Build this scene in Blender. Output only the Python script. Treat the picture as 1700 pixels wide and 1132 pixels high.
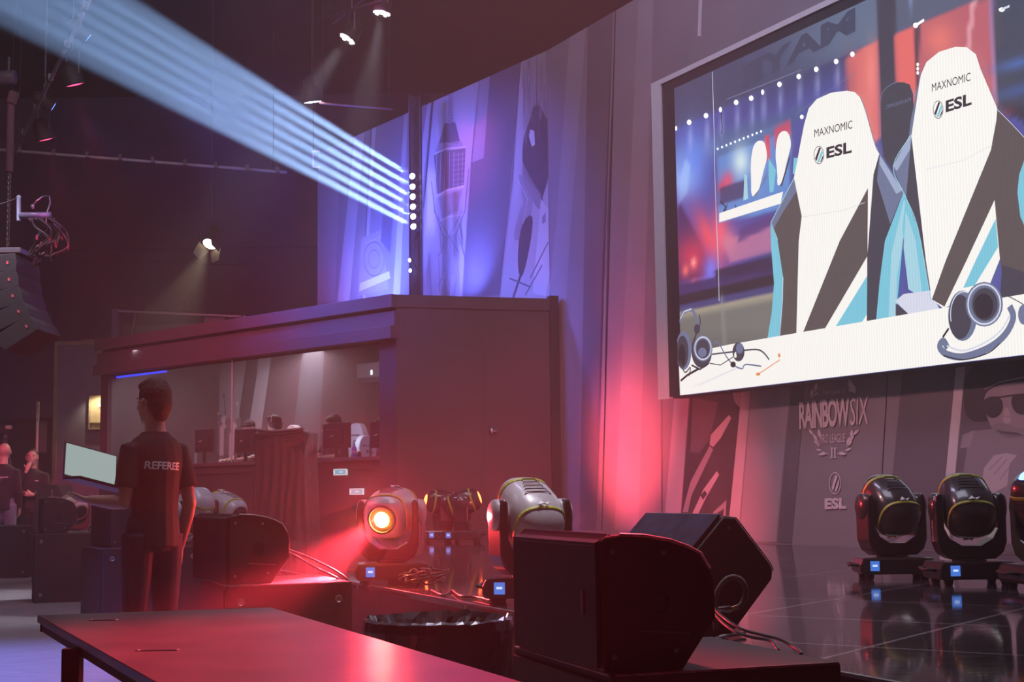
import bpy, bmesh, math, random
import numpy as np
from mathutils import Vector, Matrix, noise as mnoise

random.seed(7)
for o in list(bpy.data.objects):
    bpy.data.objects.remove(o)
SC = bpy.context.scene
COL = SC.collection
V = Vector
PI = math.pi

# ------------------------------------------------------------------ camera
F = 2361.0                       # focal length in pixels of the 1700 px frame (50 mm)
PITCH = math.atan(251.8 / F)
ROLL = -0.0125
CAM = V((0, 0, 1.17))
_F = V((0, math.cos(PITCH), math.sin(PITCH)))
_R0 = V((1, 0, 0)); _U0 = V((0, -math.sin(PITCH), math.cos(PITCH)))
_R = _R0 * math.cos(ROLL) + _U0 * math.sin(ROLL)
_U = _U0 * math.cos(ROLL) - _R0 * math.sin(ROLL)
cd = bpy.data.cameras.new('camera'); cam = bpy.data.objects.new('camera', cd); COL.objects.link(cam)
cam.matrix_world = Matrix(((_R.x, _U.x, -_F.x, CAM.x), (_R.y, _U.y, -_F.y, CAM.y), (_R.z, _U.z, -_F.z, CAM.z), (0, 0, 0, 1)))
cd.sensor_width = 36; cd.lens = F / 1700 * 36; cd.clip_start = 0.05; cd.clip_end = 200
SC.camera = cam

# ------------------------------------------------------------------ world and exposure
w = bpy.data.worlds.new('hall_darkness'); SC.world = w; w.use_nodes = True
w.node_tree.nodes['Background'].inputs[0].default_value = (0.55, 0.45, 0.6, 1)
w.node_tree.nodes['Background'].inputs[1].default_value = 0.012
SC.view_settings.view_transform = 'Standard'; SC.view_settings.look = 'None'
SC.view_settings.exposure = 0.0; SC.view_settings.gamma = 1.0
SC.view_settings.use_curve_mapping = False

def ray(x, y):
    return (_F * F + _R * (x - 850) + _U * (566 - y)).normalized()
def atY(x, y, Y):
    d = ray(x, y); return CAM + d * (Y / d.y)
def atZ(x, y, z):
    d = ray(x, y); return CAM + d * ((z - CAM.z) / d.z)
def proj(p):
    d = V(p) - CAM; k = F / d.dot(_F); return (850 + d.dot(_R) * k, 566 - d.dot(_U) * k)

def spot(name, loc, aim, energy, color, size, blend=0.3, radius=0.05):
    l = bpy.data.lights.new(name, 'SPOT'); l.energy = energy; l.color = color
    l.spot_size = math.radians(size); l.spot_blend = blend; l.shadow_soft_size = radius
    o = bpy.data.objects.new(name, l); COL.objects.link(o); o.location = loc
    o.rotation_euler = (V(aim) - V(loc)).to_track_quat('-Z', 'Y').to_euler()
    return o
def area(name, loc, aim, energy, color, sx, sy):
    l = bpy.data.lights.new(name, 'AREA'); l.shape = 'RECTANGLE'; l.size = sx; l.size_y = sy
    l.energy = energy; l.color = color
    o = bpy.data.objects.new(name, l); COL.objects.link(o); o.location = loc
    o.rotation_euler = (V(aim) - V(loc)).to_track_quat('-Z', 'Y').to_euler()
    return o

# wash lights above and outside the frame, with unseen fills added among them
spot('white_top_light', (0.9, 7.6, 9.5), (-0.05, 6.5, 1.0), 1900, (1.0, 0.93, 0.98), 34, 0.9, 0.1)
area('stage_fill', (1.0, 8.0, 9.5), (1.5, 13, 1), 270, (0.85, 0.78, 1.0), 5, 3)  # unseen soft fill added to lift the blacks on the stage
area('hall_fill', (-7, 9, 9.5), (-6, 18, 0), 150, (1.0, 0.82, 0.92), 5, 4)  # second added fill, out of view, lifting the dark hall
area('backdrop_wash', (-1.5, 12.0, 9.8), (4.0, 15.5, 4.5), 190, (0.72, 0.62, 1.0), 3, 1.5)
spot('blue_side_wash', (-4.8, 19.2, 7.2), (-0.2, 21.5, 3.6), 2200, (0.14, 0.16, 1.0), 84, 0.8, 0.30)
spot('magenta_fascia_wash', (-7.0, 10.0, 6.0), (-4.6, 21, 3.6), 4200, (1.0, 0.08, 0.25), 26, 0.9, 0.2)
spot('violet_fascia_wash', (-4.0, 12.0, 7.5), (-2.0, 19, 3.6), 1100, (0.42, 0.12, 1.0), 22, 0.9, 0.2)
spot('blue_floor_wash', (-5.6, 8.6, 5.0), (-3.9, 9.9, 0), 3200, (0.2, 0.24, 1.0), 46, 0.9, 0.1)
spot('white_floor_wash', (-5.0, 13.0, 5.0), (-4.9, 14.6, 0), 420, (0.85, 0.8, 1.0), 40, 0.9, 0.1)

spot('red_table_fill', (0.9, 5.2, 6.2), (-0.30, 3.35, 0.82), 5200, (1.0, 0.035, 0.07), 27, 0.9, 0.05)  # added overhead lamp standing in for the moving head's red on the table
spot('blue_uplight', (-0.95, 20.5, 3.95), (-0.75, 21.3, 5.6), 420, (0.12, 0.16, 1.0), 120, 1.0, 0.05)
spot('blue_uplight', (-2.9, 22.2, 3.95), (-2.4, 23.2, 5.2), 1300, (0.08, 0.14, 1.0), 120, 1.0, 0.05)
spot('magenta_wing_wash', (-3.2, 15.5, 8.6), (-0.6, 21.0, 6.2), 1500, (1.0, 0.12, 0.7), 15, 0.9, 0.1)
spot('rose_wash', (-3.5, 9.0, 6.5), (4.2, 12.5, 0.9), 1700, (1.0, 0.42, 0.46), 62, 1.0, 0.3)
spot('pink_side_wash', (-6.5, 17.0, 4.6), (-7.6, 22.8, 2.0), 1600, (1.0, 0.08, 0.25), 24, 0.8, 0.1)

# ------------------------------------------------------------------ materials
MATS = {}
def mat(name, col, rough=0.6, metal=0.0, emit=None, es=0.0, var=0.0, vs=12.0, bump=0.0, spec=0.5, coat=0.0):
    if name in MATS: return MATS[name]
    m = bpy.data.materials.new(name); m.use_nodes = True; nt = m.node_tree
    b = nt.nodes['Principled BSDF']
    b.inputs['Base Color'].default_value = (*col, 1); b.inputs['Roughness'].default_value = rough
    b.inputs['Metallic'].default_value = metal; b.inputs['Specular IOR Level'].default_value = spec
    b.inputs['Coat Weight'].default_value = coat
    if emit: b.inputs['Emission Color'].default_value = (*emit, 1); b.inputs['Emission Strength'].default_value = es
    if var or bump:
        tc = nt.nodes.new('ShaderNodeTexCoord'); n = nt.nodes.new('ShaderNodeTexNoise')
        n.inputs['Scale'].default_value = vs; n.inputs['Detail'].default_value = 5
        nt.links.new(tc.outputs['Object'], n.inputs['Vector'])
        if var:
            r = nt.nodes.new('ShaderNodeValToRGB')
            r.color_ramp.elements[0].position = 0.3; r.color_ramp.elements[1].position = 0.72
            r.color_ramp.elements[0].color = (*[c * (1 - var) for c in col], 1)
            r.color_ramp.elements[1].color = (*[min(1, c * (1 + var)) for c in col], 1)
            nt.links.new(n.outputs['Fac'], r.inputs[0]); nt.links.new(r.outputs[0], b.inputs['Base Color'])
        if bump:
            bp = nt.nodes.new('ShaderNodeBump'); bp.inputs['Strength'].default_value = bump; bp.inputs['Distance'].default_value = 0.01
            nt.links.new(n.outputs['Fac'], bp.inputs['Height']); nt.links.new(bp.outputs[0], b.inputs['Normal'])
    MATS[name] = m; return m
def lin(c):
    return tuple(((v / 255) / 12.92 if v / 255 <= 0.04045 else ((v / 255 + 0.055) / 1.055) ** 2.4) for v in c)
def emat(name, rgb, s=1.0):
    """a lit surface of a display: black glossless front that gives off light"""
    return mat(name, (0.01, 0.01, 0.01), 0.5, 0, lin(rgb), s)

# ------------------------------------------------------------------ mesh builder
class MB:
    def __init__(s): s.v = []; s.f = []; s.m = []; s.mi = 0
    def add(s, vs, fs, M=None):
        n = len(s.v)
        s.v += [tuple(M @ V(p)) if M else tuple(p) for p in vs]
        s.f += [tuple(i + n for i in f) for f in fs]; s.m += [s.mi] * len(fs); return s
    def box(s, c, d, M=None, taper=1.0):
        x, y, z = c; a, b, h = d[0] / 2, d[1] / 2, d[2] / 2; t = taper
        vs = [(x - a, y - b, z - h), (x + a, y - b, z - h), (x + a, y + b, z - h), (x - a, y + b, z - h),
              (x - a * t, y - b * t, z + h), (x + a * t, y - b * t, z + h), (x + a * t, y + b * t, z + h), (x - a * t, y + b * t, z + h)]
        return s.add(vs, [(0, 3, 2, 1), (4, 5, 6, 7), (0, 1, 5, 4), (1, 2, 6, 5), (2, 3, 7, 6), (3, 0, 4, 7)], M)
    def bar(s, p0, p1, wd, hd):
        """rectangular bar from p0 to p1"""
        p0 = V(p0); p1 = V(p1); d = p1 - p0; q = d.to_track_quat('X', 'Z').to_matrix().to_4x4()
        M = Matrix.Translation((p0 + p1) / 2) @ q
        return s.box((0, 0, 0), (d.length, wd, hd), M)
    def tube(s, pts, r, n=10, cap=True):
        """swept tube through points; r is a number or a list of (rx, ry) / numbers"""
        pts = [V(p) for p in pts]; N = len(pts)
        rs = r if isinstance(r, (list, tuple)) else [r] * N
        base = len(s.v); up = None; vs = []
        for i, p in enumerate(pts):
            t = (pts[min(i + 1, N - 1)] - pts[max(i - 1, 0)]).normalized()
            if up is None:
                up = V((0, 0, 1)) if abs(t.z) < 0.9 else V((1, 0, 0))
            a = (up - t * up.dot(t)).normalized(); up = a; b = t.cross(a)
            rr = rs[i]; ra, rb = rr if isinstance(rr, (list, tuple)) else (rr, rr)
            for k in range(n):
                th = 2 * PI * k / n; vs.append(tuple(p + a * ra * math.cos(th) + b * rb * math.sin(th)))
        fs = []
        for i in range(N - 1):
            for k in range(n):
                k2 = (k + 1) % n; fs.append((i * n + k, i * n + k2, (i + 1) * n + k2, (i + 1) * n + k))
        if cap: fs.append(tuple(range(n))[::-1]); fs.append(tuple((N - 1) * n + k for k in range(n)))
        return s.add(vs, fs)
    def loft(s, rings):
        """rings: list of (centre, ax, ay, n) where ax/ay are vectors; closed ends"""
        n = 16; vs = []; fs = []
        for c, ax, ay in rings:
            for k in range(n):
                th = 2 * PI * k / n; vs.append(tuple(V(c) + V(ax) * math.cos(th) + V(ay) * math.sin(th)))
        N = len(rings)
        for i in range(N - 1):
            for k in range(n):
                k2 = (k + 1) % n; fs.append((i * n + k, i * n + k2, (i + 1) * n + k2, (i + 1) * n + k))
        fs.append(tuple(range(n))[::-1]); fs.append(tuple((N - 1) * n + k for k in range(n)))
        return s.add(vs, fs)
    def ell(s, c, r, M=None, n=16, m=10):
        vs = []; fs = []
        for i in range(m + 1):
            ph = PI * i / m
            for k in range(n):
                th = 2 * PI * k / n
                vs.append((c[0] + r[0] * math.sin(ph) * math.cos(th), c[1] + r[1] * math.sin(ph) * math.sin(th), c[2] + r[2] * math.cos(ph)))
        for i in range(m):
            for k in range(n):
                k2 = (k + 1) % n; fs.append((i * n + k, (i + 1) * n + k, (i + 1) * n + k2, i * n + k2))
        return s.add(vs, fs, M)
    def lathe(s, prof, n=24, M=None):
        """prof: (radius, z)"""
        vs = []; fs = []
        for r, z in prof:
            for k in range(n):
                th = 2 * PI * k / n; vs.append((r * math.cos(th), r * math.sin(th), z))
        for i in range(len(prof) - 1):
            for k in range(n):
                k2 = (k + 1) % n; fs.append((i * n + k, i * n + k2, (i + 1) * n + k2, (i + 1) * n + k))
        fs.append(tuple(range(n))[::-1]); fs.append(tuple((len(prof) - 1) * n + k for k in range(n)))
        return s.add(vs, fs, M)
    def prism(s, poly, a, b, M=None, axis='y'):
        """poly in (x,z) extruded along y from a to b (or in (x,y) along z when axis='z')"""
        n = len(poly)
        if axis == 'y': vs = [(p[0], a, p[1]) for p in poly] + [(p[0], b, p[1]) for p in poly]
        elif axis == 'z': vs = [(p[0], p[1], a) for p in poly] + [(p[0], p[1], b) for p in poly]
        else: vs = [(a, p[0], p[1]) for p in poly] + [(b, p[0], p[1]) for p in poly]
        fs = [tuple(range(n)), tuple(range(2 * n - 1, n - 1, -1))] + [(i, i + n, (i + 1) % n + n, (i + 1) % n) for i in range(n)]
        return s.add(vs, fs, M)
    def quad(s, a, b, c, d): return s.add([a, b, c, d], [(0, 1, 2, 3)])
    def build(s, name, m, parent=None, bevel=0, smooth=False, seg=2, remesh=0, sub=0, loc=None, rot=None, sm_it=0):
        me = bpy.data.meshes.new(name); me.from_pydata(s.v, [], s.f)
        ms = m if isinstance(m, (list, tuple)) else [m]
        for x in ms: me.materials.append(x)
        if len(ms) > 1: me.polygons.foreach_set('material_index', s.m)
        bm = bmesh.new(); bm.from_mesh(me); bmesh.ops.recalc_face_normals(bm, faces=bm.faces); bm.to_mesh(me); bm.free()
        if smooth: me.polygons.foreach_set('use_smooth', [True] * len(me.polygons))
        me.update()
        o = bpy.data.objects.new(name, me); COL.objects.link(o)
        if parent: o.parent = parent
        if loc: o.location = loc
        if rot: o.rotation_euler = rot
        if remesh:
            k = o.modifiers.new('join', 'REMESH'); k.mode = 'VOXEL'; k.voxel_size = remesh; k.use_smooth_shade = True
            k = o.modifiers.new('soft', 'SMOOTH'); k.iterations = sm_it or 4; k.factor = 0.5
        if bevel:
            k = o.modifiers.new('bevel', 'BEVEL'); k.width = bevel; k.segments = seg; k.limit_method = 'ANGLE'; k.angle_limit = math.radians(35)
        if sub:
            k = o.modifiers.new('sub', 'SUBSURF'); k.levels = sub; k.render_levels = sub
        return o

def tag(o, label, cat=None, group=None, kind=None):
    o['label'] = label
    if cat: o['category'] = cat
    if group: o['group'] = group
    if kind: o['kind'] = kind
    return o
def thing(name, label, cat, loc=(0, 0, 0), rz=0, group=None, scale=1.0):
    o = bpy.data.objects.new(name, None); COL.objects.link(o); o.empty_display_size = 0.1
    o.location = loc; o.rotation_euler = (0, 0, rz); o.scale = (scale,) * 3
    return tag(o, label, cat, group)
def struct(o, label=None):
    o['kind'] = 'structure'
    if label: o['label'] = label
    return o
def copy_tree(src, parent=None):
    c = src.copy(); COL.objects.link(c)
    if parent: c.parent = parent
    for ch in list(src.children): copy_tree(ch, c)
    return c

FONT = {}
def text_mesh(txt, bold=0.0, shear=0.0, space=1.0):
    """flat outline letters normalised to the unit box; returns verts (x,y) and faces"""
    key = (txt, bold, shear, space)
    if key in FONT: return FONT[key]
    c = bpy.data.curves.new('letters', 'FONT'); c.body = txt; c.offset = bold; c.shear = shear; c.space_character = space
    c.resolution_u = 3
    o = bpy.data.objects.new('letters', c)
    me = bpy.data.meshes.new_from_object(o)
    vs = [(v.co.x, v.co.y) for v in me.vertices]; fs = [tuple(p.vertices) for p in me.polygons]
    x0 = min(v[0] for v in vs); x1 = max(v[0] for v in vs); y0 = min(v[1] for v in vs); y1 = max(v[1] for v in vs)
    vs = [((v[0] - x0) / (x1 - x0), (v[1] - y0) / (y1 - y0)) for v in vs]
    bpy.data.meshes.remove(me); bpy.data.objects.remove(o); bpy.data.curves.remove(c)
    FONT[key] = (vs, fs); return vs, fs

class Wall:
    """a vertical plane in the place, with local (s along, t up, n out towards the room)"""
    def __init__(s, p0, p1):
        s.o = V((p0[0], p0[1], 0)); d = V((p1[0], p1[1], 0)) - s.o; s.len = d.length; s.u = d.normalized()
        s.n = V((s.u.y, -s.u.x, 0))
        if s.n.dot(CAM - s.o) < 0: s.n = -s.n
    def hit(s, x, y, off=0.0):
        d = ray(x, y); k = (s.o + s.n * off - CAM).dot(s.n) / d.dot(s.n); p = CAM + d * k - s.o
        return (p.dot(s.u), p.z)
    def pt(s, a, t, off=0.0): return s.o + s.u * a + s.n * off + V((0, 0, t))
    clip = None
    def _clip(s, L):
        if not s.clip: return L
        for ax, lim, sg in ((0, s.clip[0], 1), (0, s.clip[1], -1), (1, s.clip[2], 1), (1, s.clip[3], -1)):
            out = []
            for i in range(len(L)):
                p, q = L[i - 1], L[i]; dp = (p[ax] - lim) * sg; dq = (q[ax] - lim) * sg
                if (dp < 0) != (dq < 0):
                    k = dp / (dp - dq); out.append((p[0] + (q[0] - p[0]) * k, p[1] + (q[1] - p[1]) * k))
                if dq >= 0: out.append(q)
            L = out
            if len(L) < 3: return []
        return L
    def poly(s, mb, px, off, local=False):
        L = px if local else [s.hit(*p, off) for p in px]
        L = s._clip(L)
        if len(L) < 3: return
        L = [p for i, p in enumerate(L) if abs(p[0] - L[i - 1][0]) + abs(p[1] - L[i - 1][1]) > 1e-6]
        vs = [s.pt(a, t, off) for a, t in L]
        bm = bmesh.new(); bv = [bm.verts.new(v) for v in vs]; bm.faces.new(bv)
        bmesh.ops.triangulate(bm, faces=bm.faces); bm.verts.index_update()
        fs = [tuple(v.index for v in f.verts) for f in bm.faces]; bm.free()
        return mb.add(vs, fs)
    def stroke(s, mb, px, w, off):
        """a line of width w drawn on the wall through traced points"""
        L = [V((*s.hit(*p, off), 0)) for p in px]
        k = (V((*s.hit(px[0][0], px[0][1] + 1, off), 0)) - L[0]).length * w / 2
        ps = []; qs = []
        for i, p in enumerate(L):
            t = (L[min(i + 1, len(L) - 1)] - L[max(i - 1, 0)]).normalized(); nn = V((-t.y, t.x, 0)) * k
            ps.append(p + nn); qs.append(p - nn)
        for i in range(len(L) - 1):
            s.poly(mb, [(a.x, a.y) for a in (ps[i], ps[i + 1], qs[i + 1], qs[i])], off, True)
    def oval(s, mb, x, y, rx, ry, off, n=24, a0=0, rot=0):
        px = []
        for k in range(n):
            th = 2 * PI * k / n; dx = rx * math.cos(th); dy = ry * math.sin(th)
            px.append((x + dx * math.cos(rot) - dy * math.sin(rot), y + dx * math.sin(rot) + dy * math.cos(rot)))
        s.poly(mb, px, off)
    def ring(s, mb, x, y, rx, ry, w, off, n=28, a0=0.0, a1=2 * PI, rot=0):
        px = []
        for k in range(n + 1):
            th = a0 + (a1 - a0) * k / n; dx = rx * math.cos(th); dy = ry * math.sin(th)
            px.append((x + dx * math.cos(rot) - dy * math.sin(rot), y + dx * math.sin(rot) + dy * math.cos(rot)))
        s.stroke(mb, px, w, off)
    def text(s, mb, txt, bl, br, tl, off, bold=0, shear=0, mirror=False, space=1.0):
        """letters spanned by bottom-left, bottom-right and top-left pixels"""
        A = V((*s.hit(*bl, off), 0)); B = V((*s.hit(*br, off), 0)); T = V((*s.hit(*tl, off), 0))
        vs, fs = text_mesh(txt, bold, shear, space)
        out = []
        for x, y in vs:
            if mirror: x = 1 - x
            q = A + (B - A) * x + (T - A) * y; out.append(s.pt(q.x, q.y, off))
        mb.add(out, fs)

# common materials
M_black = mat('black_paint', (0.022, 0.021, 0.022), 0.55, bump=0.15, vs=160, var=0.25)
M_blackwood = mat('black_textured_cabinet', (0.018, 0.017, 0.018), 0.5, bump=0.35, vs=240, var=0.2)
M_grille = mat('black_steel_grille', (0.012, 0.012, 0.013), 0.45, metal=0.3, bump=0.5, vs=420)
M_steel = mat('bare_steel', (0.45, 0.44, 0.46), 0.3, metal=1.0, var=0.1)
M_edge = mat('worn_metal_edge', (0.28, 0.27, 0.28), 0.38, metal=0.8, var=0.3)
M_rubber = mat('black_rubber', (0.02, 0.02, 0.02), 0.6, bump=0.1, vs=90)
M_cable = mat('black_cable_sheath', (0.03, 0.028, 0.03), 0.35, bump=0.1, vs=60)
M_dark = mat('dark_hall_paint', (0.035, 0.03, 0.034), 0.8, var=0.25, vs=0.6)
M_white = mat('white_paint', (0.7, 0.7, 0.7), 0.5, var=0.05)

# ================================================================== setting
def floor_mat():
    m = bpy.data.materials.new('scuffed_hall_floor'); m.use_nodes = True; nt = m.node_tree; b = nt.nodes['Principled BSDF']
    tc = nt.nodes.new('ShaderNodeTexCoord'); mp = nt.nodes.new('ShaderNodeMapping'); mp.inputs['Scale'].default_value = (1.2, 9, 1)
    mp.inputs['Rotation'].default_value = (0, 0, 0.35)
    n = nt.nodes.new('ShaderNodeTexNoise'); n.inputs['Scale'].default_value = 3.0; n.inputs['Detail'].default_value = 10; n.inputs['Roughness'].default_value = 0.7
    r = nt.nodes.new('ShaderNodeValToRGB'); r.color_ramp.elements[0].position = 0.3; r.color_ramp.elements[1].position = 0.75
    r.color_ramp.elements[0].color = (0.18, 0.17, 0.18, 1); r.color_ramp.elements[1].color = (0.42, 0.4, 0.4, 1)
    nt.links.new(tc.outputs['Object'], mp.inputs['Vector']); nt.links.new(mp.outputs[0], n.inputs['Vector'])
    nt.links.new(n.outputs['Fac'], r.inputs[0]); nt.links.new(r.outputs[0], b.inputs['Base Color']); b.inputs['Roughness'].default_value = 0.5
    return m
def stage_mat():
    """glossy black dance floor laid in square tiles with fine scratches"""
    m = bpy.data.materials.new('glossy_black_stage_tiles'); m.use_nodes = True; nt = m.node_tree; b = nt.nodes['Principled BSDF']
    tc = nt.nodes.new('ShaderNodeTexCoord'); mp = nt.nodes.new('ShaderNodeMapping'); mp.inputs['Rotation'].default_value = (0, 0, 0.62)
    br = nt.nodes.new('ShaderNodeTexBrick'); br.offset = 0; br.inputs['Scale'].default_value = 1.0
    br.inputs['Brick Width'].default_value = 1.0; br.inputs['Row Height'].default_value = 1.0; br.inputs['Mortar Size'].default_value = 0.010
    br.inputs['Color1'].default_value = (0.04, 0.03, 0.035, 1); br.inputs['Color2'].default_value = (0.055, 0.042, 0.048, 1)
    br.inputs['Mortar'].default_value = (0.30, 0.26, 0.28, 1)
    n = nt.nodes.new('ShaderNodeTexNoise'); n.inputs['Scale'].default_value = 5; n.inputs['Detail'].default_value = 8
    mp2 = nt.nodes.new('ShaderNodeMapping'); mp2.inputs['Scale'].default_value = (0.7, 6, 1); mp2.inputs['Rotation'].default_value = (0, 0, 0.3)
    r = nt.nodes.new('ShaderNodeValToRGB'); r.color_ramp.elements[0].position = 0.35; r.color_ramp.elements[1].position = 0.8
    r.color_ramp.elements[0].color = (0.035, 0.035, 0.035, 1); r.color_ramp.elements[1].color = (0.12, 0.12, 0.12, 1)
    L = nt.links.new
    L(tc.outputs['Object'], mp.inputs['Vector']); L(mp.outputs[0], br.inputs['Vector']); 
    sc_ = nt.nodes.new('ShaderNodeTexNoise'); sc_.inputs['Scale'].default_value = 1.6; sc_.inputs['Detail'].default_value = 9; sc_.inputs['Roughness'].default_value = 0.75
    m3 = nt.nodes.new('ShaderNodeMapping'); m3.inputs['Scale'].default_value = (0.5, 9, 1); m3.inputs['Rotation'].default_value = (0, 0, -0.1)
    r3 = nt.nodes.new('ShaderNodeValToRGB'); r3.color_ramp.elements[0].position = 0.60; r3.color_ramp.elements[1].position = 0.72
    mx3 = nt.nodes.new('ShaderNodeMix'); mx3.data_type = 'RGBA'; mx3.inputs[7].default_value = (0.16, 0.13, 0.14, 1)
    L(tc.outputs['Object'], m3.inputs['Vector']); L(m3.outputs[0], sc_.inputs['Vector']); L(sc_.outputs['Fac'], r3.inputs[0]); L(r3.outputs[0], mx3.inputs[0])
    L(br.outputs['Color'], mx3.inputs[6]); L(mx3.outputs[2], b.inputs['Base Color'])
    L(tc.outputs['Object'], mp2.inputs['Vector']); L(mp2.outputs[0], n.inputs['Vector']); L(n.outputs['Fac'], r.inputs[0]); L(r.outputs[0], b.inputs['Roughness'])
    b.inputs['Specular IOR Level'].default_value = 0.9
    return m
mb = MB(); mb.box((-4, 15, -0.1), (34, 42, 0.2)); struct(mb.build('floor', floor_mat()), 'grey scuffed hall floor')
mb = MB(); mb.box((-4, 15, 11.6), (34, 42, 0.2)); struct(mb.build('ceiling', M_dark), 'dark hall ceiling')
mb = MB(); mb.box((-4, 36.1, 5.75), (34, 0.2, 11.5))
mb.box((-4, 35.95, 7.6), (34, 0.1, 0.2))
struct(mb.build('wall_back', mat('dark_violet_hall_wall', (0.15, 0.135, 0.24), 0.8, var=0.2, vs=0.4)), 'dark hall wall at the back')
mb = MB(); mb.box((-21.1, 15, 5.75), (0.2, 42, 11.5)); struct(mb.build('wall_left', M_dark), 'dark hall wall on the left')
mb = MB(); mb.box((13.1, 15, 5.75), (0.2, 42, 11.5)); struct(mb.build('wall_right', M_dark), 'dark hall wall on the right, outside the frame')

# haze that fills the hall and carries the beams
hm = bpy.data.materials.new('stage_haze'); hm.use_nodes = True; nt = hm.node_tree; nt.nodes.clear()
out = nt.nodes.new('ShaderNodeOutputMaterial'); vs_ = nt.nodes.new('ShaderNodeVolumeScatter')
vs_.inputs['Color'].default_value = (1, 1, 1, 1); vs_.inputs['Density'].default_value = 0.0088; vs_.inputs['Anisotropy'].default_value = 0.6
nt.links.new(vs_.outputs[0], out.inputs['Volume'])
hm.cycles.volume_sampling = 'EQUIANGULAR'; hm.cycles.homogeneous_volume = True
mb = MB(); mb.box((-4, 14.5, 5.75), (33.6, 40, 11.45))
hz = mb.build('haze', hm); tag(hz, 'thin theatrical haze hanging through the whole hall', 'haze', kind='stuff')

# stage deck
E = [V((1.17 + 0.42 * 4.4, -0.2)), V((1.17, 4.17)), V((-0.82, 8.88)), V((-7.6, 24.0)), V((-7.6, 26)), V((7.5, 26)), V((7.5, -0.2))]
mb = MB(); mb.prism([(p.x, p.y) for p in E], 0.0, 0.565, axis='z')
st = thing('stage', 'glossy black stage platform under the screen and the glass booth', 'stage', (0, 0, 0))
mb.build('platform', mat('black_stage_skirt', (0.02, 0.017, 0.018), 0.6, var=0.2, vs=8), st)
mb = MB(); mb.prism([(p.x, p.y) for p in E], 0.566, 0.6, axis='z'); mb.build('floor_tiles', stage_mat(), st)['label'] = 'glossy black tiles with pale joints and scratches'
mb = MB()
for a, b_ in ((E[0], E[1]), (E[1], E[2]), (E[2], E[3])):
    mb.bar((a.x, a.y, 0.596), (b_.x, b_.y, 0.596), 0.02, 0.012)
mb.build('edge_strip', mat('dull_alu_strip', (0.2, 0.18, 0.2), 0.4, metal=0.7, var=0.2), st)

# ================================================================== backdrop wall
K = (0.535, 19.43)
WM = Wall(K, (K[0] + 0.516 * 12.5, K[1] - 12.5))
WL = Wall((K[0] - 0.69 * 6.0, K[1] + 6.0), K)
ZT = 7.33
MW = {  # printed fabric colours
 'base': mat('print_mid_grey_violet', (0.235, 0.205, 0.235), 0.75, var=0.06, vs=1.5),
 'dark': mat('print_dark_violet', (0.135, 0.115, 0.14), 0.75, var=0.1, vs=1.5),
 'deep': mat('print_near_black', (0.065, 0.055, 0.068), 0.75, var=0.15, vs=3),
 'light': mat('print_pale_violet', (0.42, 0.37, 0.41), 0.75, var=0.05, vs=1.5),
 'mid2': mat('print_soft_violet', (0.30, 0.26, 0.30), 0.75, var=0.07, vs=2),
 'pale': mat('print_pale_grey', (0.55, 0.50, 0.53), 0.75, var=0.05, vs=2),
}
def panel(name, label, W, s0, s1, z0, z1, extra=None):
    t = thing(name, label, 'backdrop', W.pt((s0 + s1) / 2, z0, -0.04))
    loc = t.location
    mb = MB(); a, b_ = W.pt(s0, z0, 0), W.pt(s1, z0, 0); n = W.n * -0.08; up = V((0, 0, z1 - z0))
    mb.add([a, b_, b_ + up, a + up, a + n, b_ + n, b_ + n + up, a + n + up],
           [(0, 1, 2, 3), (5, 4, 7, 6), (0, 4, 5, 1), (1, 5, 6, 2), (2, 6, 7, 3), (3, 7, 4, 0)], Matrix.Translation(-loc))
    mb.build('fabric_panel', MW['base'], t)
    return t
def smooth_poly(P, it=2):
    for _ in range(it):
        Q = []
        for i in range(len(P)):
            a = P[i]; b = P[(i + 1) % len(P)]
            Q += [(a[0] * .75 + b[0] * .25, a[1] * .75 + b[1] * .25), (a[0] * .25 + b[0] * .75, a[1] * .25 + b[1] * .75)]
        P = Q
    return P
def printing(W, par, name, items, label=None, mats=None):
    """one mesh of printed shapes: items = (material key, list of pixel points[, kind, args])"""
    keys = []; mb = MB(); off = 0.003
    W.clip = {bm_main: (0.0, WM.len, 0.61, ZT), bm_wing: (WING0, WL.len, 0.61, ZT), bm_far: (FAR0, FAR1, 0.61, ZT)}[par]
    for it in items:
        if it[0] not in keys: keys.append(it[0])
        mb.mi = keys.index(it[0]); off += 0.0001
        kind = it[2] if len(it) > 2 else 'poly'
        if kind == 'poly': W.poly(mb, it[1], off)
        elif kind == 'stroke': W.stroke(mb, it[1], it[3], off)
        elif kind == 'oval': W.oval(mb, *it[1], off)
        elif kind == 'ring': W.ring(mb, *it[1], off)
    o = mb.build(name, [MW[k] for k in keys] if len(keys) > 1 else MW[keys[0]], None)
    W.clip = None
    o.parent = par; o.location = -par.location
    if label: o['label'] = label
    return o

WING0 = WL.hit(690, 300)[0]; FAR0 = WL.hit(527, 400)[0]; FAR1 = WL.hit(689.5, 300)[0] - 0.02
bm_main = panel('stage_backdrop', 'long printed stage backdrop carrying the large screen, red light along its foot', WM, 0, WM.len, 0.6, ZT)
bm_wing = panel('stage_backdrop', 'printed backdrop wing angled back above the booth, violet tower picture', WL, WING0, WL.len, 0.6, ZT)
bm_far = panel('stage_backdrop', 'blue-lit printed backdrop section behind the row of white beams', WL, FAR0, FAR1, 0.6, ZT)

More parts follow.
